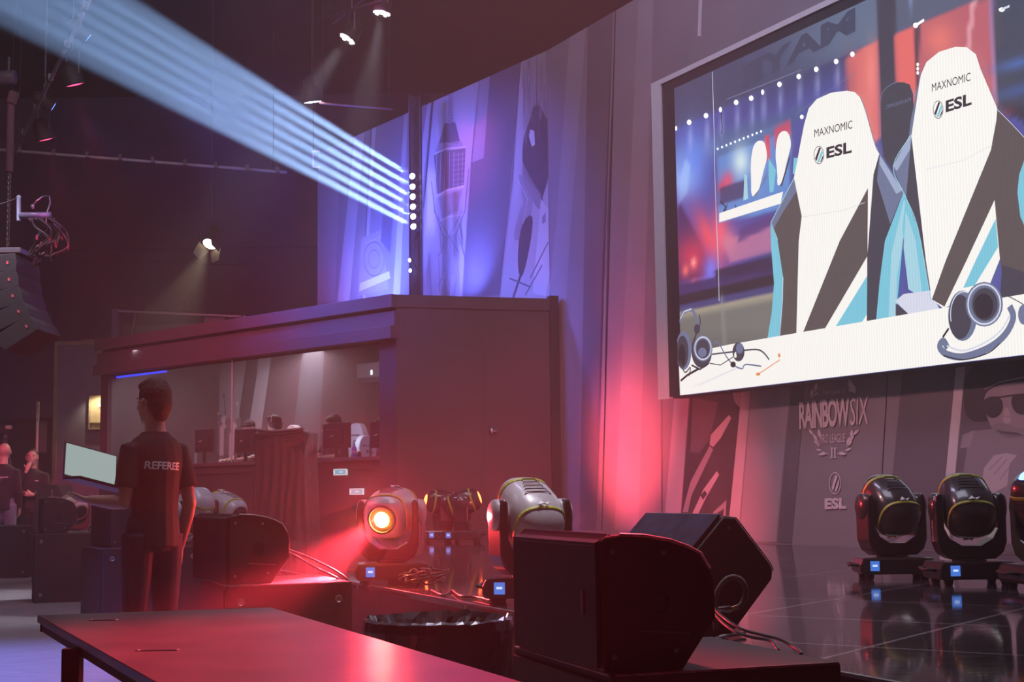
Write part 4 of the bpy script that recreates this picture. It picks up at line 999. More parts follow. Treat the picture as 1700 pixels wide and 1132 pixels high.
for k, (x, y) in enumerate(((680, 432), (681, 449))):
    p = atY(x, y, 21.2) - V(lb); mb = MB(); mb.ell(p, (0.02, 0.02, 0.03)); mb.build('indicator', mat('indicator_white', (1, 1, 1), 0.4, 0, (0.9, 0.95, 1), 8), colm)
bdir = V((-0.388, -1.0, 0.06)).normalized()
BEAM_P = 5200
proto = None
names = ['topmost', 'second from the top', 'third from the top', 'third from the bottom', 'second from the bottom', 'lowest']
for k, (x, y) in enumerate(((685, 292.5), (685.4, 310), (685.8, 326.5), (686.2, 343), (686.6, 359.5), (687, 376))):
    p = atY(x - 0.5, y, 21.0)
    if proto is None:
        t = thing('beam_lamp', '', 'stage light', p, 0, 'beam lamps on the column'); q = bdir.to_track_quat('Z', 'X').to_euler(); t.rotation_euler = q
        mb = MB(); mb.lathe([(0.03, -0.16), (0.05, -0.15), (0.052, 0.0), (0.05, 0.01), (0.046, 0.0)], 20); mb.build('housing', M_black, t, smooth=True)
        mb = MB(); mb.lathe([(0.042, -0.004), (0.042, 0.003)], 20); mb.build('lens', M_hot, t)
        mb = MB(); mb.bar((-0.06, 0, -0.08), (0.06, 0, -0.08), 0.02, 0.02); mb.bar((0.06, 0, -0.08), (0.09, 0.03, -0.2), 0.02, 0.02); mb.build('bracket', M_black, t)
        proto = t
    else:
        t = copy_tree(proto)
    t.location = p; t['label'] = f'white beam lamp, {names[k]} of the six on the dark column'
    l = spot('beam', p + bdir * 0.02, p + bdir * 5, BEAM_P * 90, (0.33, 0.55, 1.0), 2.1, 0.5, 0.035)
    # light leaking from the back of the lamp on to the fabric behind it
    spot('beam_back_leak', p + V((0.1, 0.02, 0)), WL.pt(*WL.hit(712, y + 3), 0), 22, (0.8, 0.85, 1.0), 22, 0.9, 0.01)

# ================================================================== moving heads
M_shell_lit = mat('lit_fixture_shell', (0.46, 0.44, 0.47), 0.32, var=0.06, vs=4, coat=0.3)  # black shell paled to grey, top light put into the colour
M_shellb = mat('black_fixture_shell', (0.035, 0.033, 0.036), 0.28, var=0.1, vs=4, coat=0.5)
M_bump = mat('olive_yellow_band', (0.40, 0.42, 0.05), 0.45)
M_lcd = emat('blue_menu_glow', (70, 120, 215), 1.0)
M_lens = mat('dark_lens_glass', (0.01, 0.01, 0.012), 0.05, spec=0.8)
def moving_head(loc, rz, aim, label, shell, arm=None, lens=None, group=None, pan=None, name_side=0, scale=1.0):
    """base on the floor at loc; aim = world direction of the lens"""
    t = thing('moving_head_light', label, 'stage light', loc, rz, group, scale)
    arm = arm or M_shellb
    mb = MB(); mb.prism([(-0.225, 0.035), (0.225, 0.035), (0.235, 0.055), (0.235, 0.097), (0.215, 0.138), (-0.215, 0.138), (-0.235, 0.097), (-0.235, 0.055)], -0.16, 0.16)
    bs = mb.build('base', arm, t, bevel=0.012)
    for sx in (-1, 1):
        for sy in (-1, 1):
            mb = MB(); mb.lathe([(0.022, 0), (0.026, 0.01), (0.03, 0.038)], 12, Matrix.Translation((sx * 0.17, sy * 0.11, 0))); mb.build('foot', M_rubber, t)
        mb = MB(); mb.tube([(sx * 0.235, -0.09, 0.088), (sx * 0.27, -0.085, 0.097), (sx * 0.275, 0, 0.088), (sx * 0.27, 0.085, 0.097), (sx * 0.235, 0.09, 0.088)], 0.010, 8); mb.build('carry_handle', M_rubber, t, smooth=True)
    mb = MB(); mb.box((-0.145, -0.163, 0.088), (0.055, 0.006, 0.06)); l = mb.build('menu_display', M_lcd, bs); l['label'] = 'small blue menu display'
    mb = MB(); mb.box((-0.145, -0.1665, 0.09), (0.03, 0.002, 0.012)); mb.build('menu_digits', emat('menu_digits_white', (190, 215, 255), 1.2), bs)
    mb = MB()
    for k in range(4): mb.box((-0.10, -0.162, 0.066 + 0.014 * k), (0.008, 0.005, 0.007))
    mb.build('menu_buttons', M_rubber, bs)
    mb = MB(); mb.lathe([(0.1, 0.137), (0.1, 0.15), (0.09, 0.154)], 28); mb.build('pan_bearing', arm, t)
    # yoke
    aim = V(aim).normalized(); L = Matrix.Rotation(-rz, 3, 'Z') @ aim
    pn = math.atan2(L.y, L.x) + PI / 2 if pan is None else pan        # yoke arm axis is local x; head swings in yz
    while pn > PI / 2: pn -= PI
    while pn < -PI / 2: pn += PI
    yk = bpy.data.objects.new('yoke', None)
    half = [(-0.13, 0.15), (-0.18, 0.185), (-0.203, 0.25), (-0.205, 0.47), (-0.195, 0.525), (-0.175, 0.54), (-0.157, 0.52), (-0.155, 0.33), (-0.125, 0.27), (-0.055, 0.228)]
    out = half + [(-x, z) for x, z in half[::-1]]
    mb = MB(); mb.prism(out, -0.085, 0.085); y = mb.build('yoke', arm, t, bevel=0.02, seg=3, rot=(0, 0, pn)); bpy.data.objects.remove(yk)
    for sx in (-1, 1):
        mb = MB(); M = Matrix.Translation((sx * 0.178, 0, 0.455)) @ Matrix.Rotation(PI / 2, 4, 'Y')
        mb.lathe([(0.075, -0.034), (0.082, -0.02), (0.082, 0.02), (0.075, 0.034)], 24, M); mb.build('tilt_cap', shell, y, smooth=True)
    if name_side:
        vs, fs = text_mesh('CLAYPAKY', 0.02)
        for sx in (-1, 1):
            mb = MB(); mb.add([(sx * 0.207, (yy - 0.5) * 0.03 * -sx, 0.25 + x * 0.16) for x, yy in vs], fs); mb.build('maker_lettering', mat('pale_lettering', (0.5, 0.42, 0.44), 0.5), y)['label'] = 'small maker lettering on the arm'
    # head pod, built along local z then swung
    Ly = Matrix.Rotation(-pn, 3, 'Z') @ L
    ang = math.atan2(Ly.y, Ly.z)
    Rm = Matrix.Rotation(-ang, 4, 'X')
    hd = MB()
    prof = [(-0.215, 0.05, 0.045), (-0.205, 0.085, 0.07), (-0.16, 0.126, 0.115), (-0.08, 0.146, 0.145), (0.0, 0.150, 0.152), (0.09, 0.145, 0.146), (0.16, 0.130, 0.130), (0.195, 0.11, 0.11), (0.205, 0.098, 0.098)]
    def sq(a, e=0.72): c = math.cos(a); s_ = math.sin(a); return math.copysign(abs(c) ** e, c), math.copysign(abs(s_) ** e, s_)
    n = 28; vs = []; fs = []
    for z, rx, ry in prof:
        for k in range(n):
            c, s_ = sq(2 * PI * k / n); vs.append((rx * c, ry * s_, z))
    for i in range(len(prof) - 1):
        for k in range(n):
            k2 = (k + 1) % n; fs.append((i * n + k, i * n + k2, (i + 1) * n + k2, (i + 1) * n + k))
    fs.append(tuple(range(n))[::-1]); fs.append(tuple((len(prof) - 1) * n + k for k in range(n)))
    hd.add(vs, fs)
    h = hd.build('head', shell, t, smooth=True, loc=(0, 0, 0.455))
    h.rotation_euler = (Matrix.Rotation(pn, 4, 'Z') @ Rm).to_euler()
    for z0, rx, ry in ((0.125, 0.139, 0.140), (-0.13, 0.136, 0.128)):
        vs = []; fs = []
        for zz, kk in ((z0 - 0.012, 1.0), (z0 - 0.008, 1.03), (z0 + 0.008, 1.03), (z0 + 0.012, 1.0)):
            for k in range(n):
                c, s_ = sq(2 * PI * k / n); vs.append((rx * c * kk, ry * s_ * kk, zz))
        for i in range(3):
            for k in range(n):
                k2 = (k + 1) % n; fs.append((i * n + k, i * n + k2, (i + 1) * n + k2, (i + 1) * n + k))
        b_ = MB(); b_.add(vs, fs); b_.build('coloured_band', M_bump, h)['label'] = 'olive yellow band round the head'
    for sy in (-1, 1):
        b_ = MB()
        for k in range(5):
            w_ = 0.075 - 0.008 * k; z0 = -0.02 + 0.032 * k; r0 = 0.153 - 0.0002 * k
            b_.tube([(-w_, sy * (r0 - 0.012), z0 - 0.012), (-w_ * 0.8, sy * r0, z0), (w_ * 0.8, sy * r0, z0), (w_, sy * (r0 - 0.012), z0 - 0.012)], 0.0028, 6)
        b_.build('vent_ribs', arm, h)
        b_ = MB(); b_.prism([(-0.04, -0.135), (-0.012, -0.097), (0.0, -0.125), (0.035, -0.11), (0.012, -0.135), (0.0, -0.124)], sy * 0.143, sy * 0.148); b_.build('badge', mat('white_badge', (0.85, 0.85, 0.85), 0.4), h)
    mb = MB(); mb.lathe([(0.092, 0.2), (0.092, 0.212), (0.08, 0.214), (0.076, 0.206)], 28); mb.build('lens_ring', arm, h)
    kl = 0.62 if lens is M_red_hot else 1.0
    mb = MB(); mb.lathe([(0.076, 0.203), (0.074, 0.207)], 28); mb.build('lens_backing', arm, h)
    mb = MB(); mb.lathe([(0.076 * kl, 0.208), (0.07 * kl, 0.216), (0.05 * kl, 0.224), (0.02 * kl, 0.228)], 28); ln = mb.build('lens', lens or M_lens, h, smooth=True)
    ln['label'] = 'dark glass lens' if not lens else 'burning coloured lens'
    c = V(loc) + V((0, 0, 0.455 * scale))
    return t, c + aim * 0.235 * scale, aim
M_red_hot = mat('red_lamp_lens', (1, 0.3, 0.1), 0.4, 0, (1.0, 0.28, 0.03), 420)
M_red_dim = mat('red_orange_lens', (1, 0.3, 0.1), 0.4, 0, (1.0, 0.12, 0.03), 9)
M_blue_hot = mat('blue_lamp_lens', (0.2, 0.3, 1), 0.4, 0, (0.12, 0.25, 1.0), 5)
RED = (1.0, 0.035, 0.06)
def stagepos(x, Y, z=ZS): p = atY(x, 900, Y); return V((p.x, Y, z))
g_ = 'moving head lights on the stage'
_, p1, a1 = moving_head(stagepos(650, 9.15), 0.16, (-0.22, -1, -0.22), 'moving head light, shell paled as if top-lit, shining a red beam over the dark table', M_shell_lit, M_shellb, M_red_hot, g_, name_side=1)
spot('red_beam', p1 + a1 * 0.01, p1 + a1, 9500, RED, 17, 0.8, 0.04)
spot('red_spill', p1 + a1 * 0.02, p1 + V((0.05, -1, -0.18)), 270, RED, 145, 0.7, 0.06)
moving_head(stagepos(881, 7.45), -0.12, (-0.32, 0.75, 0.5), 'moving head light, shell paled as if top-lit, with its back turned, behind the big black speaker', M_shell_lit, M_shellb, None, g_)
moving_head(stagepos(374, 14.1), 0.2, (0.75, -0.55, -0.35), 'small far moving head light tilted right, above the middle black speaker', M_shell_lit, M_shellb, None, g_)
moving_head(stagepos(318, 12.3), -0.3, (-0.5, 0.3, -0.6), 'moving head light half hidden behind the standing man', M_shell_lit, M_shellb, None, g_)
moving_head(stagepos(121, 19.3), 0.2, (0.6, -0.6, -0.3), 'far moving head light between the two leftmost black speakers', M_shell_lit, M_shellb, None, g_)
_, p2, a2 = moving_head(stagepos(736, 17.0), 0.1, (-0.9, -0.25, 0.16), 'far black moving head light throwing red leftward', M_shellb, M_shellb, M_red_dim, g_)
_, p3, a3 = moving_head(stagepos(768, 16.8), -0.1, (0.9, -0.05, 0.3), 'far black moving head light throwing red rightward', M_shellb, M_shellb, M_red_dim, g_)
spot('red_side_spill', p2 + a2 * 0.02, p2 + a2 + V((0, 0.25, 0.1)), 260, RED, 120, 0.9, 0.05)
spot('red_wall_beam', p3 + a3 * 0.02, WM.pt(*WM.hit(1040, 740), 0), 900, (1.0, 0.09, 0.10), 62, 0.9, 0.04)
spot('red_wall_beam', p3 + a3 * 0.02, WM.pt(*WM.hit(1040, 420), 0), 260, (1.0, 0.09, 0.14), 40, 0.9, 0.04)
_, p4, a4 = moving_head(stagepos(1481, 9.1), -0.05, (-0.2, 0.8, 0.6), 'black moving head light, leftmost of the three on the right', M_shellb, M_shellb, None, g_, name_side=0)
moving_head(stagepos(1608, 8.5), 0.05, (0.05, 0.8, 0.55), 'black moving head light, middle of the three on the right', M_shellb, M_shellb, None, g_, name_side=1)
_, p5, a5 = moving_head(stagepos(1741, 8.05), 0.15, (-0.42, -0.2, 0.85), 'black moving head light cut by the right edge of the frame, blue lens upward', M_shellb, M_shellb, M_blue_hot, g_, name_side=1)
# unseen red side light without a fixture, placed mid-stage to graze the black heads
spot('unseen_red_side_light', (0.2, 10.6, 1.5), (2.6, 9.0, 1.1), 260, RED, 34, 0.8, 0.05)
spot('red_backdrop_low', (0.6, 13.2, 0.9), WM.pt(*WM.hit(1075, 850), 0), 800, (1.0, 0.10, 0.13), 76, 0.9, 0.05)

# ================================================================== speakers and the boxes below them
def basis(th): return V((math.cos(th), math.sin(th), 0)), V((-math.sin(th), math.cos(th), 0))
def sub_box(corner, th, dx, dy, h, label):
    """corner = nearest lower corner (x, y); dx along the side that faces the camera, dy going back along the grille side"""
    e1, e2 = basis(th); c = V((corner[0], corner[1], 0)) + e1 * dx / 2 + e2 * dy / 2
    t = thing('bass_speaker', label, 'speaker box', c, th, 'black boxes along the stage front')
    mb = MB(); mb.box((0, 0, h / 2), (dx, dy, h)); mb.build('cabinet', M_blackwood, t, bevel=0.008)
    mb = MB(); mb.box((-dx / 2 - 0.006, 0, h / 2), (0.012, dy * 0.95, h * 0.94)); mb.build('grille', M_grille, t, bevel=0.004)
    for sx in (-1, 1):
        for z in (0.085, h - 0.085):
            mb = MB(); M = Matrix.Translation((sx * (dx / 2 - 0.075), -dy / 2, z)) @ Matrix.Rotation(PI / 2, 4, 'X')
            mb.lathe([(0.02, -0.002), (0.02, 0.003), (0.016, 0.005), (0.012, 0.001)], 18, M); mb.build('fitting', M_edge, t)['label'] = 'round metal fitting'
    mb = MB(); a = (-dx / 2, -dy / 2, h - 0.004)
    mb.bar((-dx / 2 + 0.01, -dy / 2, h - 0.002), (dx / 2 - 0.01, -dy / 2, h - 0.002), 0.008, 0.006); mb.bar((-dx / 2, -dy / 2 + 0.01, h - 0.002), (-dx / 2, dy / 2 - 0.01, h - 0.002), 0.006, 0.006)
    mb.build('worn_edge', mat('worn_board_edge', (0.16, 0.15, 0.16), 0.45, var=0.4, vs=20), t)
    return t
sub_box((-5.42, 16.2), 0.33, 0.95, 0.78, 0.77, 'black box under the farthest small black speaker, pale floor before it')
sub_box((-3.27, 11.4), 0.50, 0.80, 0.74, 0.77, 'black box behind the standing man with a small speaker on it')
sub_box((-1.47, 7.33), 0.36, 0.66, 0.80, 0.716, 'black box under the middle speaker, washed by the red beam')
sub_box((0.234, 3.57), 0.329, 0.65, 0.74, 0.72, 'black box under the big front speaker, pale worn edge')
sub_box((-8.4, 21.3), 0.12, 1.15, 0.8, 0.77, 'low black box at the left edge of the frame, in front of two men')

def wedge(corner, z, th, W_, label, s=1.0, prof=None, group='small black speakers on the boxes', flip=False):
    """profile drawn on the side that faces the camera; grille is the left side"""
    e1, e2 = basis(th)
    prof = prof or [(0.0, 0.005), (0.0, 0.325), (0.012, 0.338), (0.05, 0.342), (0.12, 0.338), (0.19, 0.325), (0.24, 0.308), (0.275, 0.29), (0.30, 0.25), (0.313, 0.215), (0.314, 0.125), (0.22, 0.0), (0.01, 0.0)]
    t = thing('stage_speaker', label, 'speaker', (corner[0], corner[1], z), th, group, s)
    mb = MB(); mb.prism(prof, 0, W_); c = mb.build('cabinet', M_blackwood, t, bevel=0.006)
    return t
def wedge_details(t, W_, hole=True):
    mb = MB(); mb.prism([(-0.012, 0.012), (-0.012, 0.322), (0.03, 0.3435), (0.03, 0.34), (-0.004, 0.322), (-0.004, 0.012)], 0.012, W_ - 0.012)
    mb.build('front_grille', M_grille, t)
    mb = MB()
    N = int(W_ / 0.011)
    for k in range(N):
        y = 0.014 + k * (W_ - 0.03) / N; mb.bar((-0.0135, y, 0.312), (0.02, y, 0.3435), 0.0035, 0.004)
    mb.build('grille_teeth', mat('grille_edge_metal', (0.09, 0.085, 0.09), 0.4, metal=0.5), t)
    for (x, z) in ((0.03, 0.30), (0.03, 0.04), (0.17, 0.295), (0.20, 0.05)):
        mb = MB(); mb.lathe([(0.007, 0), (0.007, 0.003), (0.004, 0.004)], 12, Matrix.Translation((x, 0, z)) @ Matrix.Rotation(PI / 2, 4, 'X')); mb.build('screw', M_edge, t)
    mb = MB(); mb.lathe([(0.03, 0.0), (0.033, 0.003), (0.026, 0.004), (0.022, -0.02), (0.005, -0.025)], 24, Matrix.Translation((0.15, -0.001, 0.17)) @ Matrix.Rotation(PI / 2, 4, 'X'))
    mb.build('handle_cup', mat('satin_black_cup', (0.06, 0.06, 0.06), 0.25, metal=0.4), t)['label'] = 'round metal-rimmed cup on the side'
    mb = MB(); mb.bar((0.10, -0.001, 0.10), (0.24, -0.001, 0.09), 0.003, 0.004); mb.build('seam_line', M_edge, t)
    mb = MB(); mb.tube([(0.05, -0.001, 0.343), (0.12, -0.001, 0.339), (0.19, -0.001, 0.326), (0.24, -0.001, 0.309), (0.275, -0.001, 0.291), (0.30, -0.001, 0.251)], 0.003, 6); mb.build('edge_bead', mat('pale_edge_bead', (0.6, 0.58, 0.6), 0.35, metal=0.6), t)['label'] = 'pale bead along the top edge'  # bead is paler than the cabinet along its top curve
w4 = wedge((0.217, 3.60), 0.72, 0.329, 0.66, 'biggest black speaker in the foreground, on a box at bottom centre'); wedge_details(w4, 0.66)
mb = MB(); mb.box((-0.0135, 0.10, 0.17), (0.004, 0.018, 0.06)); mb.build('badge', mat('dark_red_badge', (0.12, 0.02, 0.04), 0.4), w4)
w3 = wedge((-1.475, 7.42), 0.716, 0.50, 0.60, 'black speaker in the middle, its cupped side facing the red beam', 1.05); wedge_details(w3, 0.60)
w2 = wedge((-3.24, 11.5), 0.77, 0.50, 0.60, 'small black speaker right behind the standing man\'s back, blue-lit front', 1.1); wedge_details(w2, 0.60)
w1 = wedge((-5.37, 16.3), 0.77, 0.36, 0.60, 'farthest small black speaker at left, with a bright round cup', 1.22); wedge_details(w1, 0.60)
# tilted floor monitor on the stage edge
P5 = [(0.0, 0.06), (0.0, 0.31), (0.15, 0.463), (0.205, 0.458), (0.355, 0.275), (0.365, 0.25), (0.36, 0.215), (0.17, 0.01), (0.15, 0.0), (0.05, 0.0)]
w5 = wedge((0.68, 5.55), ZS + 0.002, 0.38, 0.66, 'tilted stage monitor behind the big speaker, cable coil hanging on its side', 1.0, P5, 'tilted monitor')
del w5['group']
mb = MB(); mb.prism([(0.0, 0.32), (0.145, 0.468), (0.138, 0.474), (-0.008, 0.326)], 0.015, 0.645); mb.build('front_grille', mat('blue_black_grille', (0.035, 0.035, 0.07), 0.4, metal=0.3, var=0.5, vs=14), w5)['label'] = 'stained blue-black grille'
mb = MB()
for k in range(50): mb.bar((0.136, 0.02 + k * 0.0126, 0.468), (0.15, 0.02 + k * 0.0126, 0.474), 0.006, 0.004)
mb.build('grille_teeth', mat('grille_edge_pale', (0.35, 0.33, 0.36), 0.4, metal=0.5), w5)
mb = MB(); mb.tube([(0.15, -0.001, 0.465), (0.205, -0.001, 0.459), (0.356, -0.001, 0.276), (0.366, -0.001, 0.25)], 0.003, 6); mb.build('edge_bead', M_edge, w5)
mb = MB(); mb.lathe([(0.006, 0), (0.006, 0.003)], 10, Matrix.Translation((0.17, 0, 0.42)) @ Matrix.Rotation(PI / 2, 4, 'X')); mb.build('screw', M_edge, w5)
mb = MB(); mb.lathe([(0.075, 0), (0.078, 0.004), (0.066, 0.004), (0.062, -0.02)], 28, Matrix.Translation((0.185, 0, 0.17)) @ Matrix.Rotation(PI / 2, 4, 'X')); mb.build('connector_recess', M_rubber, w5)

# cables on and near the big speakers
def cable(name, label, pts, r=0.006, m=None, cat='cable', n=8, group=None):
    P = [V(p) for p in pts]; S = []
    for i in range(len(P) - 1):
        p0 = P[max(i - 1, 0)]; p1_ = P[i]; p2_ = P[i + 1]; p3_ = P[min(i + 2, len(P) - 1)]
        for k in range(6):
            t = k / 6; S.append(0.5 * ((2 * p1_) + (p2_ - p0) * t + (2 * p0 - 5 * p1_ + 4 * p2_ - p3_) * t * t + (3 * p1_ - p0 - 3 * p2_ + p3_) * t ** 3))
    S.append(P[-1]); c = S[0].copy()
    mb = MB(); mb.tube([s_ - c for s_ in S], r, n); o = mb.build(name, m or M_cable, None, smooth=True); o.location = c
    return tag(o, label, cat, group)
loop = [atY(x, y, 5.38) for x, y in ((1189, 1045), (1186, 1010), (1190, 985), (1203, 964), (1219, 958), (1233, 966), (1238, 985), (1230, 1004), (1214, 1012))]
cable('cable_coil', 'thick grey braided cable looped on the side of the tilted monitor', loop, 0.0105, mat('grey_braided_sheath', (0.10, 0.085, 0.09), 0.8, bump=0.6, vs=150), n=10)
cn = thing('cable_connector', 'silver cable connector at the end of the looped grey cable', 'connector', atY(1205, 1011, 5.36), 0.2)
mb = MB(); mb.lathe([(0.010, -0.03), (0.011, -0.01), (0.013, 0.0), (0.013, 0.018), (0.010, 0.02)], 16, Matrix.Rotation(PI / 2, 4, 'Y')); mb.build('sleeve', M_steel, cn, smooth=True)
mb = MB(); mb.tube([(0.02, 0, 0), (0.045, 0, 0.008)], 0.007, 8); mb.build('orange_boot', mat('orange_boot', (0.8, 0.35, 0.1), 0.5), cn)
zt4 = 0.725
cable('speaker_cable', 'black cable running from the tilted monitor to the right, upper of the two', [atY(1184, 1008, 5.3), atY(1200, 1024, 4.9), atY(1228, 1043, 4.7), atY(1262, 1053, 4.6), atY(1296, 1062, 4.5), atY(1324, 1078, 4.3), atZ(1330, 1086, ZS + 0.12)], 0.0055)
cable('speaker_cable', 'black cable running from the tilted monitor to the box edge, lower of the two', [atY(1183, 1012, 5.3), atY(1196, 1030, 4.9), atY(1220, 1048, 4.7), atY(1250, 1058, 4.6), atY(1280, 1064, 4.5), atY(1293, 1080, 4.35)], 0.0055)
cable('speaker_cable', 'black cable behind the big front speaker with a small plug', [atZ(1185, 1062, 0.727 - 0.1), atZ(1200, 1056, 0.62), atZ(1225, 1053, 0.612), atZ(1238, 1052, 0.612)], 0.007, mat('grey_plug_sheath', (0.3, 0.28, 0.3), 0.4))
cable('speaker_cable', 'pair of cables behind the middle speaker, upper one', [atY(478, 912, 7.7), atY(505, 922, 7.75), atY(540, 938, 7.8), atY(566, 953, 7.85), atY(578, 964, 7.9)], 0.006, mat('pale_sheath', (0.25, 0.18, 0.2), 0.4))
cable('speaker_cable', 'pair of cables behind the middle speaker, lower one', [atY(477, 915, 7.6), atY(500, 928, 7.65), atY(530, 945, 7.7), atY(556, 957, 7.75), atY(566, 966, 7.8)], 0.006, mat('pale_sheath', (0.25, 0.18, 0.2), 0.4))
ZT_ = ZS + 0.012
rr = random.Random(11)
def tangle(name, label, c, rx, ry, turns, r, m=None, zc=ZS + 0.02):
    pts = []
    for k in range(turns * 9):
        a = k / 9 * 2 * PI; q = rr.uniform(0.45, 1.0)
        pts.append((c[0] + rx * q * math.cos(a), c[1] + ry * q * math.sin(a), zc + 0.012 * (k % 7) + rr.uniform(0, 0.02)))
    return cable(name, label, pts, r, m)
c = atZ(702, 974, ZS); tangle('cable_tangle', 'tangle of black cables on the stage right of the red moving head', (c.x, c.y), 0.16, 0.12, 4, 0.007)
cable('speaker_cable', 'black cable lying along the stage edge from the tangle', [atZ(x, y, ZS + 0.01) for x, y in ((716, 980), (736, 988), (750, 980), (764, 989), (790, 991), (816, 997))], 0.007)
cable('speaker_cable', 'cable looping out of the grey power box', [atY(698, 944, 8.9), atY(712, 945, 8.9), atY(716, 955, 8.9), atY(708, 963, 8.8), atZ(700, 968, ZT_)], 0.006, mat('pale_sheath', (0.25, 0.18, 0.2), 0.4))
pb = thing('power_box', 'dark moulded power box with a slotted front, at the foot of the red moving head', 'power box', atZ(676, 969, ZS) + V((0, -0.06, 0)), 0.05)
mb = MB(); mb.prism([(-0.12, 0), (0.115, 0), (0.125, 0.10), (0.10, 0.135), (-0.085, 0.135), (-0.10, 0.115), (-0.12, 0.10)], -0.06, 0.05); mb.build('case', mat('dark_grey_moulding', (0.11, 0.10, 0.11), 0.4), pb, bevel=0.006)
mb = MB(); mb.prism([(-0.095, 0.06), (-0.06, 0.05), (0.05, 0.05), (0.085, 0.06), (0.085, 0.09), (-0.095, 0.09)], -0.07, -0.06); fp = mb.build('front_plate', mat('grey_moulding', (0.2, 0.18, 0.2), 0.35), pb, bevel=0.003)
for k in range(4):
    mb = MB(); mb.box((-0.07 + 0.044 * k, -0.0715, 0.072), (0.03, 0.004, 0.012)); mb.build('slot', M_black, fp)
# cable clutter on the box behind the man
e1, e2 = basis(0.50); c0 = V((-3.27, 11.4, 0.79)) + e1 * 0.66 + e2 * 0.18
tangle('cable_tangle', 'pale cable clutter on the box between the man and the middle speaker', (c0.x, c0.y), 0.13, 0.12, 4, 0.007, mat('pale_sheath2', (0.32, 0.28, 0.3), 0.4), 0.78)
ad = thing('power_adapter', 'grey power adapter on the box between the man and the middle speaker', 'adapter', (c0.x - 0.05, c0.y + 0.1, 0.772), 0.5)
mb = MB(); mb.box((0, 0, 0.045), (0.16, 0.08, 0.09)); mb.build('adapter_case', mat('grey_moulding', (0.2, 0.18, 0.2), 0.35), ad, bevel=0.01)
mb = MB()
for k in range(4): mb.box((-0.05 + 0.033 * k, -0.041, 0.05), (0.012, 0.004, 0.05))
mb.build('cooling_slots', M_black, ad)
e1, e2 = basis(0.36); c1 = V((-5.42, 16.2, 0.79)) + e1 * 0.72 + e2 * 0.2
tangle('cable_tangle', 'red-lit cable clutter right of the farthest speaker', (c1.x, c1.y), 0.14, 0.2, 4, 0.009, mat('pale_sheath2', (0.32, 0.28, 0.3), 0.4), 0.78)

# ================================================================== foreground table
zt = 0.82
A_ = atZ(62, 1021, zt); B_ = atZ(450, 1008, zt); C_ = atZ(1000, 1171, zt); D_ = atZ(420, 1222, zt)
tb_ = thing('stage_deck_table', 'low dark wooden table in the foreground, red light on its top', 'table', ((A_.x + C_.x) / 2, (A_.y + C_.y) / 2, 0))
L0 = tb_.location
mw = mat('dark_stained_plywood', (0.12, 0.085, 0.09), 0.34, var=0.3, vs=3.5, bump=0.12)
nt = mw.node_tree; b = nt.nodes['Principled BSDF']
mb = MB(); mb.prism([(p.x - L0.x, p.y - L0.y) for p in (A_, B_, C_, D_)], zt - 0.022, zt, axis='z'); mb.build('table_top', mw, tb_, bevel=0.002)
mb = MB()
for p, q in ((A_, D_), (A_, B_), (B_, C_)):
    d = (q - p).normalized(); n2 = V((-d.y, d.x, 0)); cc = (A_ + B_ + C_ + D_) / 4
    if n2.dot(cc - p) < 0: n2 = -n2
    a = p + n2 * 0.02 + d * 0.01 - L0; b2 = q + n2 * 0.02 - L0; mb.bar((a.x, a.y, zt - 0.035), (b2.x, b2.y, zt - 0.035), 0.02, 0.026)
mb.build('frame', M_black, tb_, bevel=0.002)
lp = atZ(121, 1070, zt - 0.022)
for (x, y, s_) in ((lp.x, lp.y, 1), (B_.x - 0.03, B_.y - 0.12, 1), (C_.x - 0.1, C_.y + 0.04, 1), (D_.x + 0.06, D_.y + 0.06, 1)):
    mb = MB(); mb.box((x - L0.x, y - L0.y, (zt - 0.03) / 2), (0.045, 0.045, zt - 0.03)); mb.build('leg', M_black, tb_, bevel=0.003)
for (x, y) in ((172, 1029.5), (262, 1080)):
    p = atZ(x, y, zt) - L0; w_ = 0.045 if y > 1050 else 0.036
    mb = MB(); mb.box((p.x, p.y, zt + 0.0005), (w_ * 2, 0.02, 0.002)); f = mb.build('slot', mat('slot_shadow_black', (0.004, 0.004, 0.004), 0.7), tb_)
    for sx in (-1, 1):
        mb = MB(); mb.ell((p.x + sx * w_, p.y, zt + 0.001), (0.007, 0.01, 0.003), n=10, m=6); mb.build('slot_end', M_edge, f)

# ================================================================== rubbish bin with liner
cb = atZ(727, 1028, 0.72); R_ = 0.262
bn = thing('rubbish_bin', 'black rubbish bin with a shiny crumpled black liner, behind the table', 'bin', (cb.x, cb.y, 0))
mb = MB(); mb.lathe([(0.20, 0), (0.205, 0.01), (0.245, 0.66), (0.256, 0.70), (0.25, 0.70), (0.238, 0.66), (0.198, 0.02)], 48); mb.build('bucket', M_rubber, bn, smooth=True)
vs = []; NA = 64; rows = [(0.262, 0.50), (0.268, 0.60), (0.272, 0.69), (0.268, 0.722), (0.252, 0.728), (0.236, 0.705), (0.20, 0.66), (0.15, 0.58), (0.12, 0.45)]
for j, (r_, z) in enumerate(rows):
    for i in range(NA):
        a = 2 * PI * i / NA; q = mnoise.noise(V((math.cos(a) * 7, math.sin(a) * 7, j * 0.5))); q2 = mnoise.noise(V((math.cos(a) * 16, math.sin(a) * 16, 3 + j * 0.9)))
        amp = (0.012, 0.008, 0.003, 0.003, 0.006, 0.02, 0.05, 0.05, 0.02)[j]
        r2 = r_ + amp * q * 1.6 + amp * 0.8 * q2; zz = z + (0.004 if 2 <= j <= 4 else 0.02) * (q2 + q) + (0.012 * max(0, q) if j == 4 else 0)
        vs.append((r2 * math.cos(a), r2 * math.sin(a), zz))
fs = [(j * NA + i, j * NA + (i + 1) % NA, (j + 1) * NA + (i + 1) % NA, (j + 1) * NA + i) for j in range(len(rows) - 1) for i in range(NA)]
